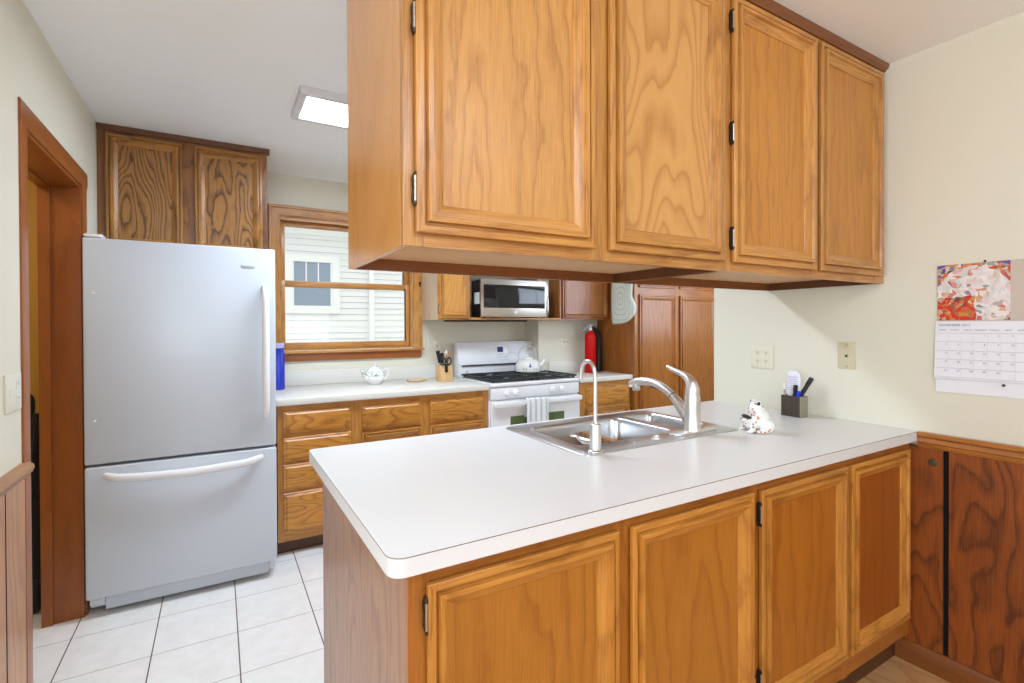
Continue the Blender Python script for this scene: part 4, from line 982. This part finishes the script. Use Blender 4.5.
c = N.mix(N.math('MAXIMUM', rim, bold), c, warm)
red = N.ramp(sc3.outputs[0], [(0, (.66, .02, .01)), (.4, (.60, .03, .02)), (.6, (.62, .28, .05)), (.8, (.14, .03, .03)), (1, (.70, .50, .30))])
c = N.mix(bold, c, red)
sky = N.math('MULTIPLY', N.math('GREATER_THAN', N.math('ADD', pz, N.math('MULTIPLY', N.math('ABSOLUTE', N.math('SUBTRACT', py, .025)), .45)), .272), 1.0)
N.ln(N.mix(sky, c, (.13, .08, .30)), N.b.inputs['Base Color'])
b = B(); cx = 2.3575
b.box(cx-.0022, cx, .560, .817, 1.343, 1.552, 0); b.box(cx-.0028, cx-.0022, .614, .8165, 1.3455, 1.5515, 1); put('picture_page', b, [tanpaper_m, pic_m], cl)
b = B(); b.box(cx-.0015, cx+.0005, .560, .822, 1.076, 1.2); put('back_page', b, paper_m, cl)
b = B(); rows = 8
rings = []
for k in range(rows+1):
    t = k/rows; rings.append([(cx-.0035-.006*t*t, .822+.003*t, 1.342-.213*t), (cx-.0035-.003*t*t, .560, 1.342-.213*t)])
b.loops(rings, 0, closed=False)
xg = cx-.0045
def gx(z): t = (1.342-z)/.213; return cx-.0042-.0062*t*t
def line(y0, y1, z, w=.0009): b.box(gx(z)-.0002, gx(z)+.0002, y1, y0, z-w/2, z+w/2, 1)
for k in range(6): line(.818, .562, 1.298-.0325*k, .0008)
for k in range(1, 7):
    for j in range(5): b.box(gx(1.298-.0325*j-.016)-.0002, gx(1.298-.0325*j-.016)+.0002, .8185-.0365*k-.0003, .8185-.0365*k+.0003, 1.298-.0325*(j+1), 1.298-.0325*j, 2)
MT = lambda y, z: frame_M((gx(z)-.0004, y, z), (0, -1, 0), (0, 0, 1))
text_bm(b, 'NOVEMBER 2017', .0125, MT(.812, 1.3235), 1, 'LEFT')
for k, dn in enumerate(('SUNDAY', 'MONDAY', 'TUESDAY', 'WEDNESDAY', 'THURSDAY', 'FRIDAY', 'SATURDAY')): text_bm(b, dn, .0055, MT(.800-.0365*k, 1.308), 1)
for d in range(1, 31):
    c = (d+2) % 7; r = (d+2)//7
    text_bm(b, str(d), .009, MT(.8185-.0365*c-.029, 1.298-.0325*r-.0115), 1)
put('month_page', b, [paper_m, mat('calendar_ink', (.27, .29, .40), .6), mat('calendar_rule', (.66, .67, .72), .6)], cl)
for yy, zz, rr2 in ((.680, 1.556, .004), (.628, 1.118, .005)):
    b = B(); b.lathe((cx-.004 if zz > 1.3 else cx-.0115, yy, zz), [(rr2, 0), (rr2*.8, -.004), (.001, -.005)], 14, 0, 'X'); put('push_pin', b, mat('dark_pin', (.03, .02, .03), .3), cl)

# ------------------------------------------------------------------ ceiling light
lg = thing('ceiling_light', 'flat white fluorescent ceiling light over the kitchen', 'ceiling light', (.9, 2.53, H))
b = B(); rings = []
x0, x1, y0, y1 = .318, 1.52, 2.36, 2.69
for o, z in ((0, H), (0, 2.362), (.004, 2.357), (.030, 2.357), (.034, 2.361)): rings.append([(x0+o, y0+o, z), (x1-o, y0+o, z), (x1-o, y1-o, z), (x0+o, y1-o, z)])
b.loops(rings); put('frame', b, mat('grey_white_frame', (.72, .73, .75), .5), lg)
b = B(); b.box(x0+.033, x1-.033, y0+.033, y1-.033, 2.3605, 2.366); put('diffuser', b, mat('lit_diffuser', (.9, .9, .9), .5, emit=(.86, .99, 1.16), estr=29.0), lg)

# dark item standing in the hall beyond the doorway
hb = thing('upright_cleaner', 'black upright cleaner half hidden in the doorway left of the fridge', 'vacuum cleaner', (-.80, 3.14, 0))
b = B(); b.box(-.93, -.72, 3.10, 3.30, 0, .16, 0, .03, 3); b.tube([(-.80, 3.18, .12), (-.79, 3.19, .45), (-.78, 3.20, .80), (-.775, 3.21, .90)], [.075, .085, .07, .03], 16); put('body', b, fabric_g, hb, 50)
b = B(); b.tube([(-.775, 3.21, .88), (-.77, 3.21, .98), (-.79, 3.20, 1.01), (-.84, 3.18, .99)], .014, 10); b.tube([(-.735, 3.14, .93), (-.745, 3.12, .80), (-.76, 3.11, .55), (-.78, 3.11, .2)], .012, 10); put('handle', b, black_m, hb, 60)
